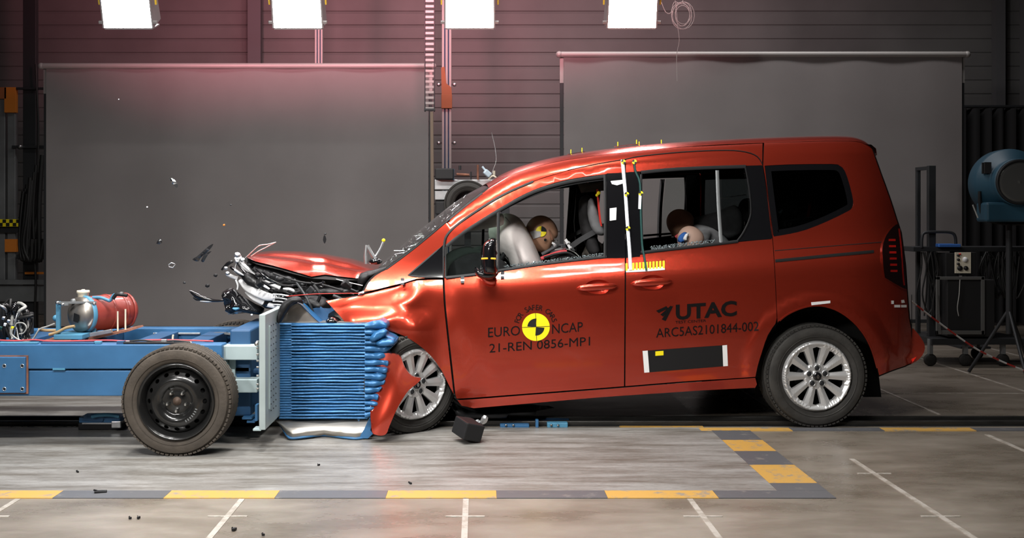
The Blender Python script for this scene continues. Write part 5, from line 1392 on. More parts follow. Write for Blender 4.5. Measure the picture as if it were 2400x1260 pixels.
# each layer: a ribbon with its own bulge; one mesh with the folded pattern
def layer_rows(x0, x1, nx, lay, amp, jit, D0, seed):
    rnd = random.Random(seed); rows = []
    prof = [(0, 0), (.10, .6), (.3, 1), (.6, 1), (.85, .7), (.97, .1)]
    for k in range(len(lay)-1):
        z0, z1 = lay[k], lay[k+1]; sd = rnd.uniform(0, 50)
        for (t, d) in prof:
            row = []
            for i in range(nx+1):
                x = x0+(x1-x0)*i/nx
                w_ = jit*noise.noise(Vector((x*5+sd, k*.35, sd)))+jit*.6*noise.noise(Vector((x*11, k*.9, 3)))
                a = amp*(1+.5*noise.noise(Vector((x*4, k*.6, sd))))
                row.append(Vector((x, D0-a*d, z0+(z1-z0)*t+w_)))
            rows.append(row)
    rows.append([Vector((x0+(x1-x0)*i/nx, D0, lay[-1])) for i in range(nx+1)]); return rows
xa, xb, xc = X(684, DBN), X(862, DBN), X(880, DBN)
xp = X(650, DBN)
mb = MB(); rows = layer_rows(xa, xb, 60, lay, .022, .0032, DBN, 2); mb.grid(rows, True)
back = [[Vector((v.x, v.y, v.z)) for v in rows[-1]], [Vector((v.x, v.y+BD, v.z)) for v in rows[-1]]]; mb.grid(back, True)
mb.grid([rows[0], [v+Vector((0, BD, 0)) for v in rows[0]]], True); mb.grid([[v+Vector((0, BD, 0)) for v in rows[0]], [v+Vector((0, BD, 0)) for v in rows[-1]]])
mb.build('ribbed_block', MT['blue_foil'], br)
lay2 = [zb+(zt-zb)*k/38 for k in range(39)]
mb = MB(); rows = layer_rows(xp+.012, xa+.002, 8, lay2, .007, .0008, DBN-.004, 5); mb.grid(rows, True); mb.grid([rows[-1], [v+Vector((0, BD, 0)) for v in rows[-1]]]); mb.grid([rows[0], [v+Vector((0, BD, 0)) for v in rows[0]]]); mb.build('fine_ribbed_block', MT['blue_foil'], br)
# smooth blue cladding between plate and block
mb = MB(); mb.box(((PLX[1]+xp+.02)/2+.012, DBN+.10+BD/2, (zt+zb)/2+.01), (xp-PLX[1]-.01, BD+.14, zt-zb+.03), bev=.004); mb.build('base_cladding', BL, br)
# crushed face with thick folds towards the car
ed = [(757, 892), (762, 905), (770, 908), (778, 900), (783, 905), (788, 922), (796, 929), (808, 927), (818, 915), (824, 909), (845, 912), (870, 908), (890, 905), (903, 900), (915, 890), (935, 886), (955, 888), (968, 890), (980, 885)]
ey = [e[0] for e in ed]; exx = [e[1] for e in ed]
yb = [757, 771, 784, 796, 808, 824, 841, 857, 872, 889, 905, 921, 937, 950, 963, 981]
mb = MB(); rows = []
for k in range(len(yb)-1):
    for t, d in ((0, 0), (.06, .45), (.2, .85), (.5, 1), (.8, .85), (.94, .45)):
        y = yb[k]+(yb[k+1]-yb[k])*t; row = []; xe = float(np.interp(y, ey, exx))-2.5*(1-d)
        for i in range(20):
            q = i/19
            if q < .8: tt = q/.8; px = 856+(xe-856)*tt; dd = 0
            else: tt = (q-.8)/.2; px = xe+2*math.sin(tt*3.14); dd = .22*tt
            kk = min(1, q/.8)
            yy = y+(-10*kk if y < 775 else 0)*(1-(y-757)/18 if y < 775 else 0)+(-9*kk*((y-940)/40) if y > 940 else 0)+2.2*math.sin(px*.10+k*1.7)*kk
            row.append(P(px, yy, 6.07)+Vector((0, dd-.030*d*(1 if q < .8 else 1-(q-.8)*4)+.012*math.sin(px*.17+k*2.1)*kk*(q < .8), 0)))
        rows.append(row)
rows.append([v+Vector((0, .02, -.002)) for v in rows[-1]])
mb.grid(rows, True); mb.build('crushed_face', MT['blue_foil'], br, fixn=False)
weld(pillow(sm([(850, 770), (880, 768), (905, 790), (895, 830), (893, 880), (878, 930), (878, 972), (850, 978)], 2, True), 6.75, .56, 14, sp=10, nz=.02).build('crushed_core', MT['blue'], br))
for pl_ in ([(866, 792), (878, 778), (898, 770), (909, 774), (904, 786), (884, 798), (870, 801)], [(880, 802), (898, 793), (922, 794), (927, 806), (905, 812), (885, 810)]):
    weld(pillow(sm(pl_, 2, True), 6.03, .025, 6, sp=4, nz=.008).build('crushed_fold', MT['blue_foil'], br))
# bare aluminium sheets bulging out of the top and the bottom
def sheet(line, D0, D1, m, name, bulge=0.0):
    L = sm(line, 5); mb = MB(); rows = []
    for i, (a, b) in enumerate(L):
        p = P(a, b, D0); t = i/(len(L)-1)
        rows.append([p+Vector((0, (D1-D0)*j/10, bulge*math.sin(j/10*math.pi)+.006*math.sin(j*1.3+t*6))) for j in range(11)])
    mb.grid(rows, True); n0 = len(mb.v); mb.add([v+Vector((0, 0, -.004)) for v in mb.v], [tuple(i for i in f) for f in mb.f], True)
    return mb.build(name, MT[m], br, fixn=False)
AR = [(651, 756), (664, 740), (678, 722), (692, 711), (703, 711), (718, 724), (736, 742), (752, 757)]
# end plate of the arch: an aluminium web with blue rim
V_ = sm(AR, 4); mb = MB(); mb.prism(V_, lambda a, b: P(a, b, 6.22), lambda a, b: P(a, b, 6.22)+Vector((0, .40, 0))); mb.build('aluminium_web', MT['tarnish'], br)
weld(pillow(sm([(648, 754), (652, 728), (664, 706), (688, 694), (704, 696), (712, 712), (697, 708), (686, 714), (670, 734), (659, 755)], 2, True), 6.12, .05, 5, sp=5, nz=.01).build('black_lining', MT['trim_black'], br))
sheet(AR, 6.205, 6.63, 'blue_foil', 'top_sheet')
mb = MB(); mb.prism([(722, 726), (735, 722), (752, 718), (770, 735), (766, 757), (752, 757), (736, 742)], lambda a, b: P(a, b, 6.3), lambda a, b: P(a, b, 6.3)+Vector((0, .3, 0))); mb.build('blue_web', MT['blue_dark'], br)
weld(pillow(sm([(764, 757), (770, 742), (784, 740), (798, 748), (806, 760)], 2, True), 6.3, .1, 8, sp=5).build('black_flap', MT['gloss_black'], br))
mb = MB(); rows = []
BT = [(648, 982, 6.24), (662, 1000, 6.2), (675, 1020, 6.12), (686, 1027, 6.08), (720, 1022, 6.12), (760, 1025, 6.16), (800, 1024, 6.12), (835, 1026, 6.1), (862, 1026, 6.12)]
TT = [(648, 982), (664, 982), (680, 981), (695, 981), (725, 981), (765, 981), (800, 980), (832, 981), (866, 978)]
for (a, b, d), (a2, b2) in zip(BT, TT):
    p1 = P(a2, b2, 6.22); p0 = P(a, b, d); p0.z = max(p0.z, .012)
    rows.append([p1.lerp(p0, t)+Vector((0, -.05*math.sin(t*math.pi)+.02*math.sin(a*.11)*t, 0)) for t in [j/8 for j in range(9)]])
mb.grid(rows, True); mb.grid([[v+Vector((0, .004, 0)) for v in r] for r in rows], True); mb.build('bottom_sheet', MT['aluminium'], br, fixn=False)
mb = MB(); L = [rows[i][8] for i in range(len(rows))]; mb.tube([Vector(q) for q in sm([tuple(v) for v in L], 4)], .007, 6); mb.build('sheet_edge', MT['blue'], br)
mb = MB(); V_ = [(866, 978), (872, 985), (868, 1008), (874, 1016), (862, 1027), (840, 1026), (852, 1008)]
mb.prism(V_, lambda a, b: P(a, b, 6.1), lambda a, b: P(a, b, 6.1)+Vector((0, .03, 0))); mb.build('bent_blue_strip', MT['blue'], br)
mb = MB(); mb.box(((xp+xb)/2, DBN+.4, zt+.004), (xb-xp, .78, .006)); mb.build('aluminium_cover', MT['aluminium'], br)

# ------------------------------------------------------------------ tank assembly standing on the trolley
tk = empty('compressed_air_tank', P(215, 798, 6.5), 'red cylindrical tank with a dull silver round end cap on the blue trolley', 'tank')
zc_ = Z(740, 6.4)
Mt = Matrix.Rotation(R(-62), 3, 'Z')
def T3(x, y, z, c=P(180, 737, 6.30)): return c+Mt@Vector((x, y, z))
# axis along local Y, front end (silver dome) towards the camera and left
r = .106
mb = MB(); ax = [(0, -.035), (.03, -.033), (.06, -.024), (.085, -.010), (r, .008), (r, .05), (r*.98, .055)]
mb.lathe(ax, (0, 0, 0), 'Y', 48); Mt2 = Matrix.Rotation(R(-33), 3, 'Z')
c0 = P(182, 737, 6.30)
def place(mb, M=Mt2, c=c0): mb.v = [M@v+c for v in mb.v]; return mb
place(mb).build('end_cap', MT['tarnish'], tk)
mb = MB(); mb.lathe([(r*.96, .05), (r*1.0, .08), (r*1.02, .16), (r*1.02, .30), (r*.98, .34), (r*.75, .385), (r*.3, .40), (0, .40)], (0, 0, 0), 'Y', 48); place(mb).build('tank_body', MT['tank_red'], tk)
for y in (.20, .29, .345):
    mb = MB(); mb.lathe([(r*1.02, y-.008), (r*1.06, y-.006), (r*1.06, y+.006), (r*1.02, y+.008)], (0, 0, 0), 'Y', 48); place(mb).build('tank_hoop', MT['tank_red'], tk)
mb = MB(); mb.lathe([(r*1.0, .035), (r*1.06, .04), (r*1.06, .06), (r*1.0, .065)], (0, 0, 0), 'Y', 48); place(mb).build('tank_flange', MT['blue_pale'], tk)
mb = MB(); mb.lathe([(0, .10), (.030, .10), (.030, .04), (.034, .04), (.034, .012), (.030, .01), (.029, -.03)], P(196, 690, 6.38)+Vector((0, 0, -.02)), 'Z', 28); mb.v = mb.v
mb = MB(); cc = P(195, 700, 6.36); mb.lathe([(0, .058), (.010, .058), (.011, .054), (.036, .052), (.038, .046), (.038, .036), (.033, .034), (.031, -.03)], cc, 'Z', 28); mb.build('filler_neck', MT['cream'], tk)
mb = MB(); mb.box(c0+Mt2@Vector((.035, -.036, -.015)), (.045, .004, .05), Mt2@Matrix.Rotation(R(10), 3, 'Y')); mb.build('black_label', MT['trim_black'], tk)
mb = MB(); mb.lathe([(0, -.012), (.012, -.012), (.016, -.004), (.017, .006)], (-.008, -.026, .082), 'Y', 16); place(mb).build('valve_cap', MT['grey_metal'], tk)
for (a, b0, b1, D) in ((137, 706, 790, 6.22), (221, 704, 790, 6.34)):
    mb = MB(); mb.beam(P(a, b0, D), P(a, b1, D), .024, .02, up=(0, 1, 0), bev=.002); mb.build('frame_post', MT['blue_pale'], tk)
for (a0, b0, D0, a1, b1, D1) in ((133, 709, 6.2, 226, 708, 6.3), (146, 713, 6.2, 160, 713, 6.2)):
    mb = MB(); mb.beam(P(a0, b0, D0), P(a1, b1, D1), .014, .012); mb.build('frame_bar', MT['grey_metal'], tk)
for a, b, D in ((136, 709, 6.18), (222, 711, 6.3), (148, 713, 6.2)):
    mb = MB(); mb.lathe([(0, -.02), (.008, -.02), (.010, -.006), (.010, 0)], P(a, b, D), 'Y', 8); mb.build('nut', MT['nut'], tk)
mb = MB(); mb.box(P(223, 728, 6.30), (.010, .01, .03)); mb.build('yellow_tag', MT['yellow'], tk)
for (a, b0, b1) in ((276, 729, 784), (294, 724, 779)):
    mb = MB(); mb.tube([P(a, b0, 6.35), P(a, b1, 6.35)], .0055, 8); mb.build('tie_rod', MT['cream'], tk)
pline([(217, 697), (235, 697), (250, 702), (258, 704), (266, 692), (272, 690)], 6.35, .010, 10).build('blue_pipe', MT['blue_pale'], tk)
pline([(265, 700), (272, 690), (284, 690), (298, 692)], 6.33, [.011]*13, 10).build('black_elbow', MT['trim_black'], tk)
mb = MB(); mb.box(P(285, 688, 6.33), (.02, .02, .022), bev=.004); mb.build('elbow_nut', MT['grey_metal'], tk)
mb = MB(); mb.prism([(196, 797), (204, 791), (300, 772), (302, 776), (240, 790), (205, 799)], lambda a, b: P(a, b, 6.28), lambda a, b: P(a, b, 6.28)+Vector((0, .28, 0))); mb.build('base_plate', MT['rust'], tk)
mb = MB(); mb.box(P(178, 784, 6.3), (.17, .25, .028), bev=.003); mb.build('base_plate', MT['blue_pale'], tk)
mb = MB(); mb.beam(P(212, 784, 6.25), P(262, 775, 6.25), .03, .022, bev=.002); mb.build('grey_block', MT['silver'], tk)
pline([(115, 784), (135, 778), (155, 768), (175, 764)], 6.2, .009, 8).build('tan_hose', mat('tan', (.36, .25, .13), rough=.6), tk)
pline([(90, 772), (110, 774), (132, 774)], 6.22, .009, 8).build('tan_hose', MT['tan'], tk)
mb = MB(); mb.box(P(147, 795, 6.25), (.16, .2, .012)); mb.build('rusty_foot', MT['rust'], tk)
mb = MB(); mb.ball(P(131, 745, 6.5), .02, 8); mb.build('blue_knob', MT['blue_pale'], tk)

# cable bundle and electronics on the trolley, at the left edge of the frame
eb = empty('measuring_box', P(25, 800, 6.4), 'black box under a tangle of cables at the left end of the trolley', 'box')
mb = MB(); mb.box(P(20, 760, 6.5), (.24, .2, .14), bev=.01); mb.build('box_body', MT['case_black'], eb)
rnd = random.Random(4)
for k in range(14):
    x = rnd.uniform(-5, 62); y = rnd.uniform(722, 770); pts = [(x, 795, 6.3)]
    for j in range(4): pts.append((x+rnd.uniform(-18, 18), y+rnd.uniform(-22, 22)+j*3, 6.3+rnd.uniform(-.06, .06)))
    pts.append((x+rnd.uniform(-12, 20), 795, 6.3)); pline(pts, 0, rnd.uniform(.004, .010)).build('cable', MT[('cable', 'cable', 'cable', 'silver', 'cable_grey')[k % 5]], eb)
for (a, b, s) in ((35, 724, .03), (52, 728, .028), (62, 738, .026), (15, 726, .03), (5, 738, .03)):
    mb = MB(); mb.ball(P(a, b, 6.32), s, 10, (.8, 1, 1.4)); mb.build('connector', MT['gloss_black'], eb)
for (a, b, m) in ((29, 768, 'yellow'), (2, 768, 'tape_green'), (12, 760, 'white'), (8, 745, 'silver'), (20, 752, 'silver')):
    mb = MB(); mb.box(P(a, b, 6.22), (.014, .014, .014), Euler((.4, .3, .2))); mb.build('plug', MT[m], eb)
pline([(30, 770), (28, 784), (50, 798), (75, 796), (92, 772), (110, 765), (128, 758)], 6.2, .005).build('cable_loop', MT['cable_grey'], eb)
pline([(35, 765), (40, 757), (55, 757), (62, 768), (55, 780), (45, 782)], 6.24, .004).build('cable_loop', MT['cable_grey'], eb)
# ------------------------------------------------------------------ things behind the track
def ang(b): return R(b)
# cable chain hanging beside the left screen
D = 10.55; ch = empty('cable_chain', P(1007, 258, D), 'grey ladder-like cable chain hanging at the right edge of the left screen', 'cable chain')
k = 0; y = -28.0
while y < 250:
    for s in (-1, 1):
        mb = MB(); mb.box(P(1007+s*11, y+6, D), (.010, .05, .054), bev=.002); mb.build('side_link', MT['dark_metal'], ch)
    mb = MB(); mb.box(P(1007, y+5, D-.02), (.085, .012, .026), bev=.002); mb.build('cross_link', MT['screen_tube'], ch)
    y += 12.6; k += 1
mb = MB(); mb.box(P(1007, 257, D), (.11, .06, .02)); mb.build('end_plate', MT['dark_metal'], ch)
mb = MB(); mb.beam(P(1012, 262, D-.05), Vector((X(1016, D-.05), D-.05, .0)), .03, .05, up=(0, 1, 0)); tag(mb.build('wooden_post', mat('wood_edge', (.20, .15, .11), rough=.7)), 'narrow brownish post standing at the right edge of the left screen', 'post')
# aluminium profile columns
D = 12.2
def column(px, wd, ytop, ybot, label):
    a = P(px-wd/2, ytop, D); b = P(px+wd/2, ybot, D)
    c = empty('profile_column', ((a.x+b.x)/2, D, 0), label, 'column')
    w_ = b.x-a.x; top = a.z
    for i, (s, m) in enumerate(((-.38, 'screen_tube'), (0, 'screen_tube'), (.38, 'screen_tube'))):
        mb = MB(); mb.box(((a.x+b.x)/2+s*w_, D, top/2), (w_*.26, .08, top), bev=.004); mb.build('profile_face', MT[m], c)
    mb = MB(); mb.box(((a.x+b.x)/2, D+.015, top/2), (w_*.9, .06, top)); mb.build('profile_groove', MT['blue_dark'], c)
    return c
c = column(1047, 22, -30, 390, 'silver aluminium profile column with an orange-brown band between the two screens')
mb = MB(); mb.box(P(1047, 238, D-.05), (.125, .05, .16), bev=.004); mb.build('orange_band', MT['brown_orange'], c)
mb = MB(); mb.prism([(1034, 158), (1042, 156), (1046, 195), (1058, 205), (1059, 222), (1035, 222)], lambda a, b: P(a, b, D-.06), lambda a, b: P(a, b, D-.03)); mb.build('brown_bracket', MT['brown_orange'], c)
for (a, b) in ((1028, 198), (1065, 198), (1028, 335), (1065, 335)):
    mb = MB(); mb.lathe([(0, -.03), (.018, -.03), (.022, -.02), (.022, .03)], P(a, b, D-.02), 'Y', 12); mb.build('roller', MT['silver'], c)
    mb = MB(); mb.box(P((a+1047)/2, b, D+.0), (.10, .02, .02)); mb.build('roller_arm', MT['dark_metal'], c)
column(748, 18, -30, 600, 'pale profile column rising behind the left screen under the second lamp')
# wheeled chassis stored behind the car
D = 9.6; cc = empty('stored_chassis', (X(1120, D), D, 0), 'silver chassis with a large black tyre stored behind the windscreen of the car', 'chassis')
mb = MB(); mb.box(((X(1018, D)+X(1195, D))/2, D+.1, Z(432, D)), (X(1195, D)-X(1018, D), .12, Z(420, D)-Z(444, D)), bev=.005); mb.build('upper_rail', MT['silver'], cc)
mb = MB(); mb.box(((X(1018, D)+X(1195, D))/2, D+.12, Z(457, D)), (X(1195, D)-X(1018, D), .1, Z(446, D)-Z(468, D)), bev=.005); mb.build('lower_rail', MT['silver'], cc)
mb = MB(); mb.box(P(1042, 408, D), (.17, .2, .10), bev=.01); mb.build('black_box', MT['case_black'], cc)
mb = MB(); mb.box(P(1040, 487, D), (.15, .15, .12), bev=.01); mb.build('black_box', MT['case_black'], cc)
tyre(P(1096, 478, D-.1), .215, .12, .16, Matrix.Identity(3), cc, MT['tyre'])
mb = MB(); mb.lathe([(0, 0), (.118, 0), (.122, -.03), (.13, -.06)], P(1096, 478, D-.08), 'Y', 40); mb.build('wheel_disc', MT['dark_metal'], cc)
for (a, b0, b1, r_, m) in ((1063, 396, 420, .006, 'blue_pale'), (1078, 388, 396, .012, 'dark_metal'), (1120, 386, 419, .01, 'rust'), (1158, 400, 412, .012, 'cream'), (1104, 402, 419, .006, 'dark_metal')):
    mb = MB(); mb.tube([P(a, b0, D), P(a, b1+2, D)], r_, 8); mb.build('upright_fitting', MT[m], cc)
mb = MB(); mb.tube([P(1070, 408, D), P(1100, 410, D)], .012, 8); mb.build('cross_fitting', MT['rust'], cc)
mb = MB(); mb.box(P(1142, 406, D-.1), (.07, .05, .05), Euler((0, .7, .2)), .01); mb.tube([P(1130, 390, D-.1), P(1140, 402, D-.1)], .01, 8); mb.build('pale_fitting', mat('pale_blue', (.55, .68, .78), rough=.3), cc)
pline([(1152, 310), (1160, 345), (1163, 375), (1155, 400), (1148, 425), (1135, 445)], 9.5, .0035, 6).build('wire', MT['silver'], cc)
pline([(1145, 420), (1155, 412), (1165, 418)], 9.5, .008, 6).build('wire', MT['cream'], cc)
for px in (1030, 1185):
    mb = MB(); mb.box((X(px, D), D+.15, Z(468, D)/2), (.08, .08, Z(468, D))); mb.build('stand_leg', MT['dark_metal'], cc)
mb = MB(); mb.box((X(1096, D), D+.1, Z(478, D)/2-.11), (.06, .06, Z(478, D)-.22)); mb.build('stand_leg', MT['dark_metal'], cc)
# rack at the left edge
D = 12.3; rk = empty('steel_rack', (X(20, D), D, 0), 'grey steel rack with orange collars at the left edge, behind the trolley', 'rack')
for (a, wd, m) in ((4, 22, 'grey_metal'), (30, 18, 'grey_metal'), (72, 30, 'dark_metal')):
    mb = MB(); mb.box((X(a, D), D, 2.0 if a == 72 else Z(212, D)/2), (wd*D/F, .08, 4.0 if a == 72 else Z(212, D)), bev=.004); mb.build('post', MT[m], rk)
for (a, b0, b1, m) in ((26, 205, 264, 'orange'), (4, 205, 232, 'brown_orange'), (27, 560, 590, 'orange')):
    mb = MB(); mb.box(P(a, (b0+b1)/2, D-.05), (27*D/F, .06, (b1-b0)*D/F), bev=.003); mb.build('orange_collar', MT[m], rk)
for (b0, b1, x0, x1, m, dd) in ((655, 666, -60, 108, 'grey_metal', .06), (668, 706, -60, 106, 'grey_metal', 0), (341, 347, 30, 106, 'dark_metal', 0), (205, 210, 40, 106, 'dark_metal', 0), (596, 606, 40, 105, 'dark_metal', 0), (637, 642, 60, 104, 'orange', .02), (530, 545, -60, 45, 'dark_metal', 0)):
    d = D-dd; mb = MB(); mb.box(P((x0+x1)/2, (b0+b1)/2, d-.06), ((x1-x0)*d/F, .05, (b1-b0)*d/F), bev=.002); mb.build('cross_bar', MT[m], rk)
mb = MB(); mb.lathe([(0, -.03), (.02, -.03), (.02, .02)], P(48, 343, D-.1), 'Y', 10); mb.build('knob', MT['silver'], rk)
ck = MB(); ck.box(P(10, 522, D-.13), (74*D/F, .01, 17*D/F)); cko = ck.build('target_plate', MT['yellow'], rk); cko['label'] = 'yellow and black chequered plate'
for k in range(9):
    for j in range(2):
        if (k+j) % 2: continue
        mb = MB(); mb.box(P(-22+k*8, 518+j*8, D-.137), (8*D/F, .004, 8*D/F)); mb.build('black_square', MT['black'], cko)
cl = empty('hanging_sheet', P(80, 600, 11.9), 'black cable bundle hanging beside the left screen', 'cable bundle')
rnd = random.Random(31)
for k in range(16):
    x = rnd.uniform(50, 98); y0 = np.interp(x, [40, 75, 100], [480, 400, 350])+rnd.uniform(-8, 20)
    pline([(x+4, y0), (x-3, (y0+590)/2), (x-rnd.uniform(0, 14), 575), (x+rnd.uniform(-6, 6), 612), (x+8, 560)], 11.9+rnd.uniform(-.08, .08), rnd.uniform(.014, .028), 8).build('cable', MT['cable'], cl)
pline([(80, 590), (84, 660), (82, 720), (84, 765)], 11.9, .014, 8).build('cable', MT['cable'], cl); pline([(88, 400), (90, 300), (86, 206), (84, 150)], 12.05, .012, 8).build('tie_cable', MT['cable'], cl); bpy.data.objects[cl.name].name = 'cable_bundle'
# dark curtain hanging at the right end of the hall
mb = MB(); rows = []
for i in range(121):
    t = i/120; x = 5.75+(8.9-5.75)*t; rows.append([Vector((x, 12.6+.07*math.sin(i*1.1)+.03*math.sin(i*2.7), z)) for z in (.03, 1.2, 2.4, 2.62)])
mb.grid(rows, True); tag(mb.build('curtain', MT['curtain']), 'dark folded curtain hanging at the right edge behind the blue spotlight', 'curtain')
mb = MB(); mb.tube([(5.6, 12.6, 2.64), (8.95, 12.6, 2.64)], .02, 8); tag(mb.build('curtain_rail', MT['dark_metal']), 'thin dark rail holding the curtain at the right', 'rail')
# frame cart with electronics
D = 9.3; ct = empty('equipment_cart', (X(2260, D), D, 0), 'dark equipment cart with tall frame, horizontal shelf and wheels behind the car', 'cart')
DM = MT['dark_metal']
zf = Z(800, D)
def cbox(x0, y0, x1, y1, d, th, m, name, par=ct, bev=.004):
    mb = MB(); mb.box(P((x0+x1)/2, (y0+y1)/2, d), ((x1-x0)*d/F, th, (y1-y0)*d/F), bev=bev); return mb.build(name, MT[m] if isinstance(m, str) else m, par)
cbox(2147, 392, 2156, 790, D+.25, .04, 'dark_metal', 'frame_post'); cbox(2174, 388, 2191, 790, D, .05, 'dark_metal', 'frame_post')
mb = MB(); mb.beam(P(2150, 396, D+.25), P(2184, 393, D), .04, .03); mb.build('frame_top', DM, ct)
cbox(2124, 577, 2420, 588, D+.1, .3, 'dark_metal', 'shelf')
pline([(2160, 580), (2161, 556), (2168, 545), (2200, 543), (2230, 545), (2239, 556), (2240, 580)], D-.05, .013, 10).build('handle_bar', DM, ct)
cbox(2150, 784, 2366, 798, D+.1, .6, 'dark_metal', 'platform')
cbox(2362, 580, 2372, 790, D+.3, .04, 'dark_metal', 'frame_post')
for a, d in ((2180, D-.15), (2262, D-.15), (2290, D+.3), (2350, D-.15)):
    mb = MB(); r_ = .055; mb.lathe([(0, -.015), (r_-.01, -.018), (r_, -.010), (r_, .010), (r_-.01, .018), (0, .015)], (X(a, d), d, r_), 'Y', 20); mb.build('castor', MT['rubber'], ct)
    mb = MB(); mb.box((X(a, d), d, (r_*1.6+zf)/2+.03), (.03, .05, zf-r_*1.2)); mb.build('castor_fork', MT['grey_metal'], ct)
rnd = random.Random(6)
for k in range(14):
    x = rnd.uniform(2150, 2200); pline([(x, 590), (x+rnd.uniform(-14, 14), 630), (x+rnd.uniform(-16, 16), 690), (x+rnd.uniform(-10, 20), 740)], D-.05+rnd.uniform(-.05, .05), .007, 6).build('cable', MT['cable'], ct)
for k in range(14):
    x = rnd.uniform(2310, 2390); pline([(x, 590), (x+rnd.uniform(-24, 24), 640), (x+rnd.uniform(-26, 26), 700), (x+rnd.uniform(-10, 10), 600)], D-.05+rnd.uniform(-.05, .05), .008, 6).build('cable', MT['cable'], ct)
# flight case on the cart
cs = empty('flight_case', P(2250, 783, D-.1), 'black flight case with pale metal edges standing on the equipment cart', 'case')
cbox(2196, 652, 2304, 782, D-.0, .42, 'case_black', 'case_body', cs)
for (x0, y0, x1, y1) in ((2194, 648, 2306, 655), (2194, 774, 2306, 783), (2194, 648, 2202, 783), (2299, 648, 2307, 783)):
    cbox(x0, y0, x1, y1, D-.215, .02, 'case_edge', 'metal_edge', cs, .002)
mb = MB(); mb.prism([(2195, 690), (2199, 690), (2206, 783), (2199, 783)], lambda a, b: P(a, b, D-.24), lambda a, b: P(a, b, D-.23)); mb.build('open_lid_edge', MT['case_edge'], cs)
pline([(2250, 655), (2248, 690), (2244, 720), (2247, 740)], D-.24, .004, 6).build('cable', MT['cable_grey'], cs)
# instrument box with a cream face
ib = empty('instrument_box', P(2257, 645, D), 'small cream-faced instrument box under the cart shelf', 'instrument')
cbox(2205, 592, 2236, 648, D-.02, .2, 'case_black', 'housing', ib)
cbox(2237, 590, 2275, 644, D-.05, .2, 'case_black', 'housing', ib)
fo = cbox(2238, 591, 2275, 640, D-.155, .012, 'cream', 'front_panel', ib, .001)
for (a, b, m, r_) in ((2246, 598, 'black', 3), (2246, 608, 'black', 3), (2246, 618, 'black', 3), (2250, 590+5, 'red', 2), (2262, 608, 'white', 6), (2250, 628, 'black', 6), (2264, 628, 'black', 5)):
    mb = MB(); mb.lathe([(0, -.01), (r_*.0035, -.008), (r_*.004, .004)], P(a, b, D-.165), 'Y', 12); mb.build('knob', MT[m], fo)
cbox(2190, 571, 2240, 578, D+.0, .2, 'blue_cloth', mat('x', (.1, .1, .1)) and 'blue_bag', ct)
bpy.data.materials.remove(MT.pop('x'))
# fresnel spotlight on a stand
D = 8.5; fs = empty('spotlight', (X(2360, D), D, 0), 'large blue film spotlight with a round glass lens at the right edge', 'spotlight')
Ml = Matrix.Rotation(R(-8), 3, 'Z'); c0 = P(2372, 428, D)
def pl2(mb): mb.v = [Ml@v+c0 for v in mb.v]; return mb
mb = MB(); mb.lathe([(.17, -.16), (.185, -.165), (.19, -.14), (.19, -.02), (.27, .02), (.28, .06), (.28, .20), (.24, .27), (.10, .30), (0, .30)], (0, 0, 0), 'Y', 48); pl2(mb).build('lamp_drum', MT['fresnel_blue'], fs)
mb = MB(); mb.lathe([(0, -.175)]+[(.022*i, -.172+(.006 if i % 2 else 0)) for i in range(1, 8)]+[(.168, -.16)], (0, 0, 0), 'Y', 48); pl2(mb).build('lens', MT['lens'], fs)
mb = MB(); mb.lathe([(.163, -.18), (.178, -.185), (.182, -.165), (.163, -.165)], (0, 0, 0), 'Y', 48); pl2(mb).build('lens_ring', MT['trim_black'], fs)
mb = MB(); mb.box((-.02, .0, -.24), (.44, .25, .16), bev=.02); pl2(mb).build('ballast_housing', MT['fresnel_blue'], fs)
for s in (-.09, -.03):
    mb = MB(); mb.box((-.21, .02+s, .12), (.05, .02, .09)); pl2(mb).build('vent', MT['trim_black'], fs)
pline([(2296, 448), (2297, 480), (2305, 508), (2330, 520), (2372, 524), (2410, 520), (2425, 500)], D+.05, .014, 8).build('yoke', MT['trim_black'], fs)
mb = MB(); mb.tube([Vector((c0.x, D+.05, Z(524, D))), Vector((c0.x, D+.05, .35))], .024, 10); mb.build('stand_pole', DM, fs)
for k in range(3):
    a = 2*math.pi*k/3+.5; mb = MB(); mb.tube([Vector((c0.x, D+.05, .55)), Vector((c0.x+.3*math.cos(a), D+.05+.3*math.sin(a), .015))], .014, 8); mb.build('stand_leg', DM, fs)
pline([(2280, 480), (2288, 500), (2292, 510)], D, .006).build('cable', MT['cable_grey'], fs)

# red and white rope from the car's rear to the floor at the right
rp = empty('rope', P(2260, 800, 6.9), 'thin red and white rope stretched from the back of the car to the right', 'rope')
L = sm([(2137, 706), (2200, 755), (2280, 812), (2340, 843), (2410, 872)], 8); n = len(L)
for i in range(0, n-1, 2):
    seg = [P(*L[j], 6.9+(j/n)*.9) for j in range(i, min(i+3, n))]
    mb = MB(); mb.tube(seg, .006, 6); mb.build('rope_section', MT['red' if (i//2) % 2 else 'white'], rp)
# coil of wire in the upper middle
wc = MB(); rnd = random.Random(12)
for k in range(5):
    cx, cy = 1600+rnd.uniform(-5, 5), 35+rnd.uniform(-6, 6); r1, r2 = 17+k*2.2, 24+k*2.0
    wc.tube([P(cx+r1*math.cos(t*.35), cy+r2*math.sin(t*.35), 10.1) for t in range(19)], .003, 5)
wc.tube([Vector(q) for q in sm([tuple(P(a, b, 10.1)) for a, b in ((1578, -30), (1585, 20), (1588, 60), (1592, 95), (1586, 130), (1587, 190))], 4)], .0025, 5)
wc.tube([Vector(q) for q in sm([tuple(P(a, b, 10.1)) for a, b in ((1550, 5), (1560, 28), (1572, 30), (1580, 5), (1595, 8), (1603, -5), (1604, -30))], 4)], .003, 5)
tag(wc.build('wire_coil', MT['cable_grey']), 'thin coil of wire hanging right of the fourth lamp', 'wire')

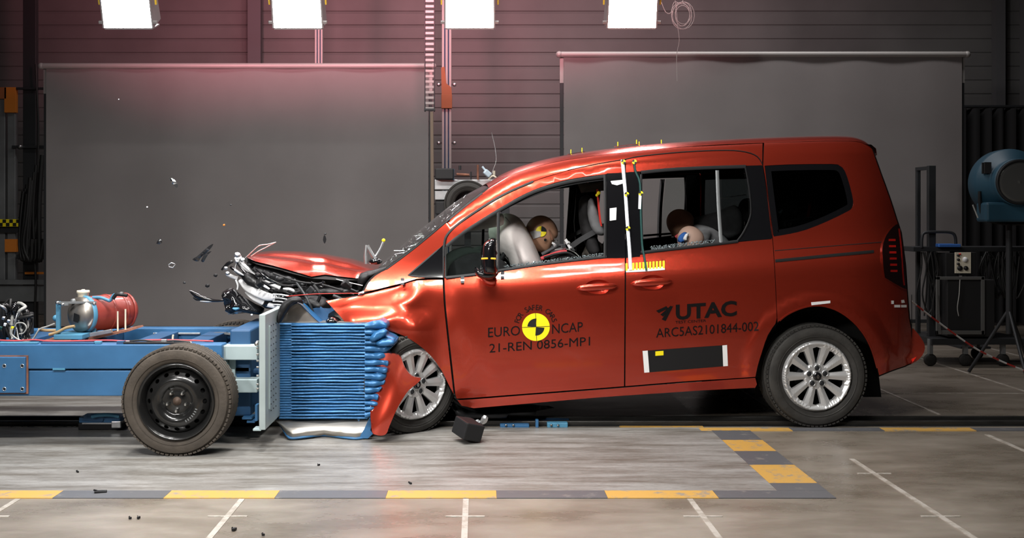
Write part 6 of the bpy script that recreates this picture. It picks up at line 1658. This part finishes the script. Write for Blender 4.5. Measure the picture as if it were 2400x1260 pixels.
# ------------------------------------------------------------------ on the floor and in the air
D = 6.52
lt = empty('launcher_device', P(240, 1000, D), 'flat blue device sitting on the rail left of the trolley wheel', 'device')
cbox(195, 972, 290, 985, D-.1, .14, 'blue', 'blue_top', lt); cbox(190, 988, 292, 1003, D-.1, .10, 'trim_black', 'base', lt); cbox(200, 984, 290, 990, D-.1, .12, 'silver', 'plate', lt)
mb = MB(); mb.prism([(192, 985), (200, 970), (232, 968), (245, 974), (240, 988)], lambda a, b: P(a, b, D-.18), lambda a, b: P(a, b, D-.14)); mb.build('side_block', MT['blue_dark'], lt)
pline([(215, 976), (235, 972), (262, 972), (280, 976)], D-.2, .012).build('blue_pipe', MT['blue_pale'], lt)
cbox(262, 986, 284, 1002, D-.19, .02, 'silver', 'bracket', lt)
bt = empty('blue_carriage', P(1240, 1003, 6.55), 'low blue steel carriage on the rail under the car', 'carriage')
cbox(1150, 984, 1335, 996, 6.6, .14, 'blue_dark', 'beam', bt); cbox(1172, 992, 1240, 1004, 6.5, .06, 'blue', 'plate', bt); cbox(1282, 988, 1330, 1000, 6.5, .06, 'blue_pale', 'plate', bt); cbox(1255, 982, 1262, 1004, 6.48, .04, 'blue', 'post', bt)
for a in (1186, 1203, 1292, 1308):
    mb = MB(); mb.lathe([(0, -.006), (.006, -.005), (.008, .0)], P(a, 996, 6.465), 'Y', 8); mb.build('bolt', MT['nut'], bt)
def chunk(name, outline, D, half, m, label, cat, nz=.02, seed=1, group=None, rad=6):
    o = weld(pillow(sm(outline, 2, True) if len(outline) > 3 else outline, D, half, rad, sp=5, nz=nz, seed=seed, smooth=False).build(name, MT[m])); return tag(o, label, cat, group)
# black block fallen beside the front wheel
def floorD(py): return CH*F/(py-VY)
mb = MB(); c = P(1097, 1008, 6.05); mb.box((c.x, 6.05, .075), (.12, .16, .10), Euler((.12, .25, .5)), .008); 
o = mb.build('foam_block', MT['trim_black']); tag(o, 'black torn block lying on the floor beside the front wheel', 'block')
chunk('bumper_fragment', [(1068, 984), (1090, 976), (1112, 982), (1104, 990), (1080, 992)], 6.30, .05, 'trim_black', 'black crumpled fragment leaning on the torn block by the front wheel', 'fragment', seed=3)
chunk('trim_fragment', [(1126, 984), (1134, 972), (1144, 978), (1140, 990), (1130, 994)], 6.2, .012, 'silver', 'small silvery fragment right of the torn black block', 'fragment', nz=.0, seed=4)
chunk('trim_fragment', [(1112, 988), (1120, 982), (1130, 990), (1122, 996)], 6.15, .012, 'grey_metal', 'small grey fragment between the black block and the silvery fragment', 'fragment', nz=0)
# fragments flying in front of the car
chunk('plastic_shard', [(451, 607), (462, 600), (478, 586), (490, 576), (500, 571), (494, 582), (482, 594), (470, 604), (466, 612), (456, 611)], 6.5, .008, 'glass_shard', 'long black pointed shard in the air in front of the broken grille', 'shard', nz=0, rad=3)
chunk('plastic_shard', [(471, 611), (476, 600), (484, 592), (496, 588), (488, 596), (482, 606), (477, 614)], 6.48, .008, 'glass_shard', 'smaller black curved shard just right of the long pointed one', 'shard', nz=0, rad=3)
chunk('glass_shard', [(397, 419), (404, 417), (412, 425), (417, 434), (414, 440), (406, 432)], 6.4, .006, 'chrome', 'bright shiny fragment in the air high above the trolley', 'shard', nz=0, rad=3)
chunk('plastic_shard', [(366, 570), (372, 561), (377, 558), (380, 568), (374, 572)], 6.5, .008, 'glass_shard', 'tiny dark fragment in the air left of the long pointed shard', 'shard', nz=0, rad=3)
mb = MB(); mb.tube([P(*q, 6.5) for q in ((395, 620), (402, 615), (411, 619), (405, 627), (396, 625), (395, 620))], .0035, 5); tag(mb.build('wire_fragment', MT['silver']), 'small pale ring-shaped fragment in the air below the tiny dark one', 'fragment')
chunk('plastic_shard', [(761, 571), (757, 562), (760, 550), (765, 560)], 6.7, .006, 'glass_shard', 'thin dark sliver in the air above the bonnet', 'sliver', nz=0, rad=3)
for (a, b, s, m, lb) in ((278, 233, .004, 'silver', 'tiny white speck in the air high in front of the left screen'), (345, 485, .0045, 'white', 'tiny pale speck in the air between the shiny fragment and the tank'), (541, 480, .005, 'dark_metal', 'tiny dark speck in the air above the grille'),
                       (525, 527, .006, 'orange', 'tiny reddish speck in the air just above the bonnet tip'), (432, 662, .007, 'dark_metal', 'tiny dark speck left of the black bumper trim'), (505, 645, .010, 'trim_black', 'small black crumb in the air just left of the broken grille'),
                       (486, 669, .011, 'trim_black', 'small black crumb in the air above the black bumper trim'), (590, 737, .006, 'white', 'tiny white speck above the grey barrier plate'), (762, 548, .006, 'dark_metal', 'tiny dark speck above the thin sliver over the bonnet')):
    mb = MB(); mb.ball(P(a, b, 6.5), s, 6, (1.3, .6, 1), fn=lambda v: v*(1+.3*noise.noise(v*300))); tag(mb.build('debris_speck', MT[m]), lb, 'debris')
# fragments lying on the floor in front
for i, (a, b, s, lb) in enumerate(((236, 1155, .035, 'small dark twisted fragment lying on the grey border stripe at the left'), (549, 1243, .016, 'small dark fragment on the floor below the yellow stripe'), (182, 1108, .010, 'tiny dark fragment on the pale plate at the left'),
                                   (305, 1217, .008, 'tiny dark crumb on the floor, left one of the lower left area'), (325, 1216, .010, 'tiny dark crumb on the floor beside a crack at the lower left'), (962, 1135, .011, 'tiny dark fragment on the pale plate near its yellow stripe'), (617, 1256, .008, 'tiny dark crumb at the bottom edge of the picture'), (747, 1092, .010, 'tiny dark fragment on the pale plate under the barrier'))):
    d = floorD(b); c = P(a, b, d); mb = MB()
    mb.box((c.x, d, .007), (s*1.6, s*.8, .010), Euler((0, .05, .3+i)), .002); mb.box((c.x-s*.6, d+.005, .010), (s*.9, s*.3, .008), Euler((.1, .4, 1+i)), .001)
    tag(mb.build('floor_fragment', MT['trim_black']), lb, 'fragment')
# repeats carry one group each
for o in list(COL.objects):
    if o.parent is not None: continue
    n = o.name.split('.')[0]
    g = {'debris_speck': 'specks of debris in the air', 'plastic_shard': 'dark shards flying in front of the car', 'floor_fragment': 'small fragments on the floor in front', 'trim_fragment': 'fragments beside the front wheel',
         'backdrop_screen': 'grey backdrop screens', 'crash_test_dummy': 'crash test dummies in the car', 'profile_column': 'profile columns behind the screens'}.get(n)
    if g: o['group'] = g
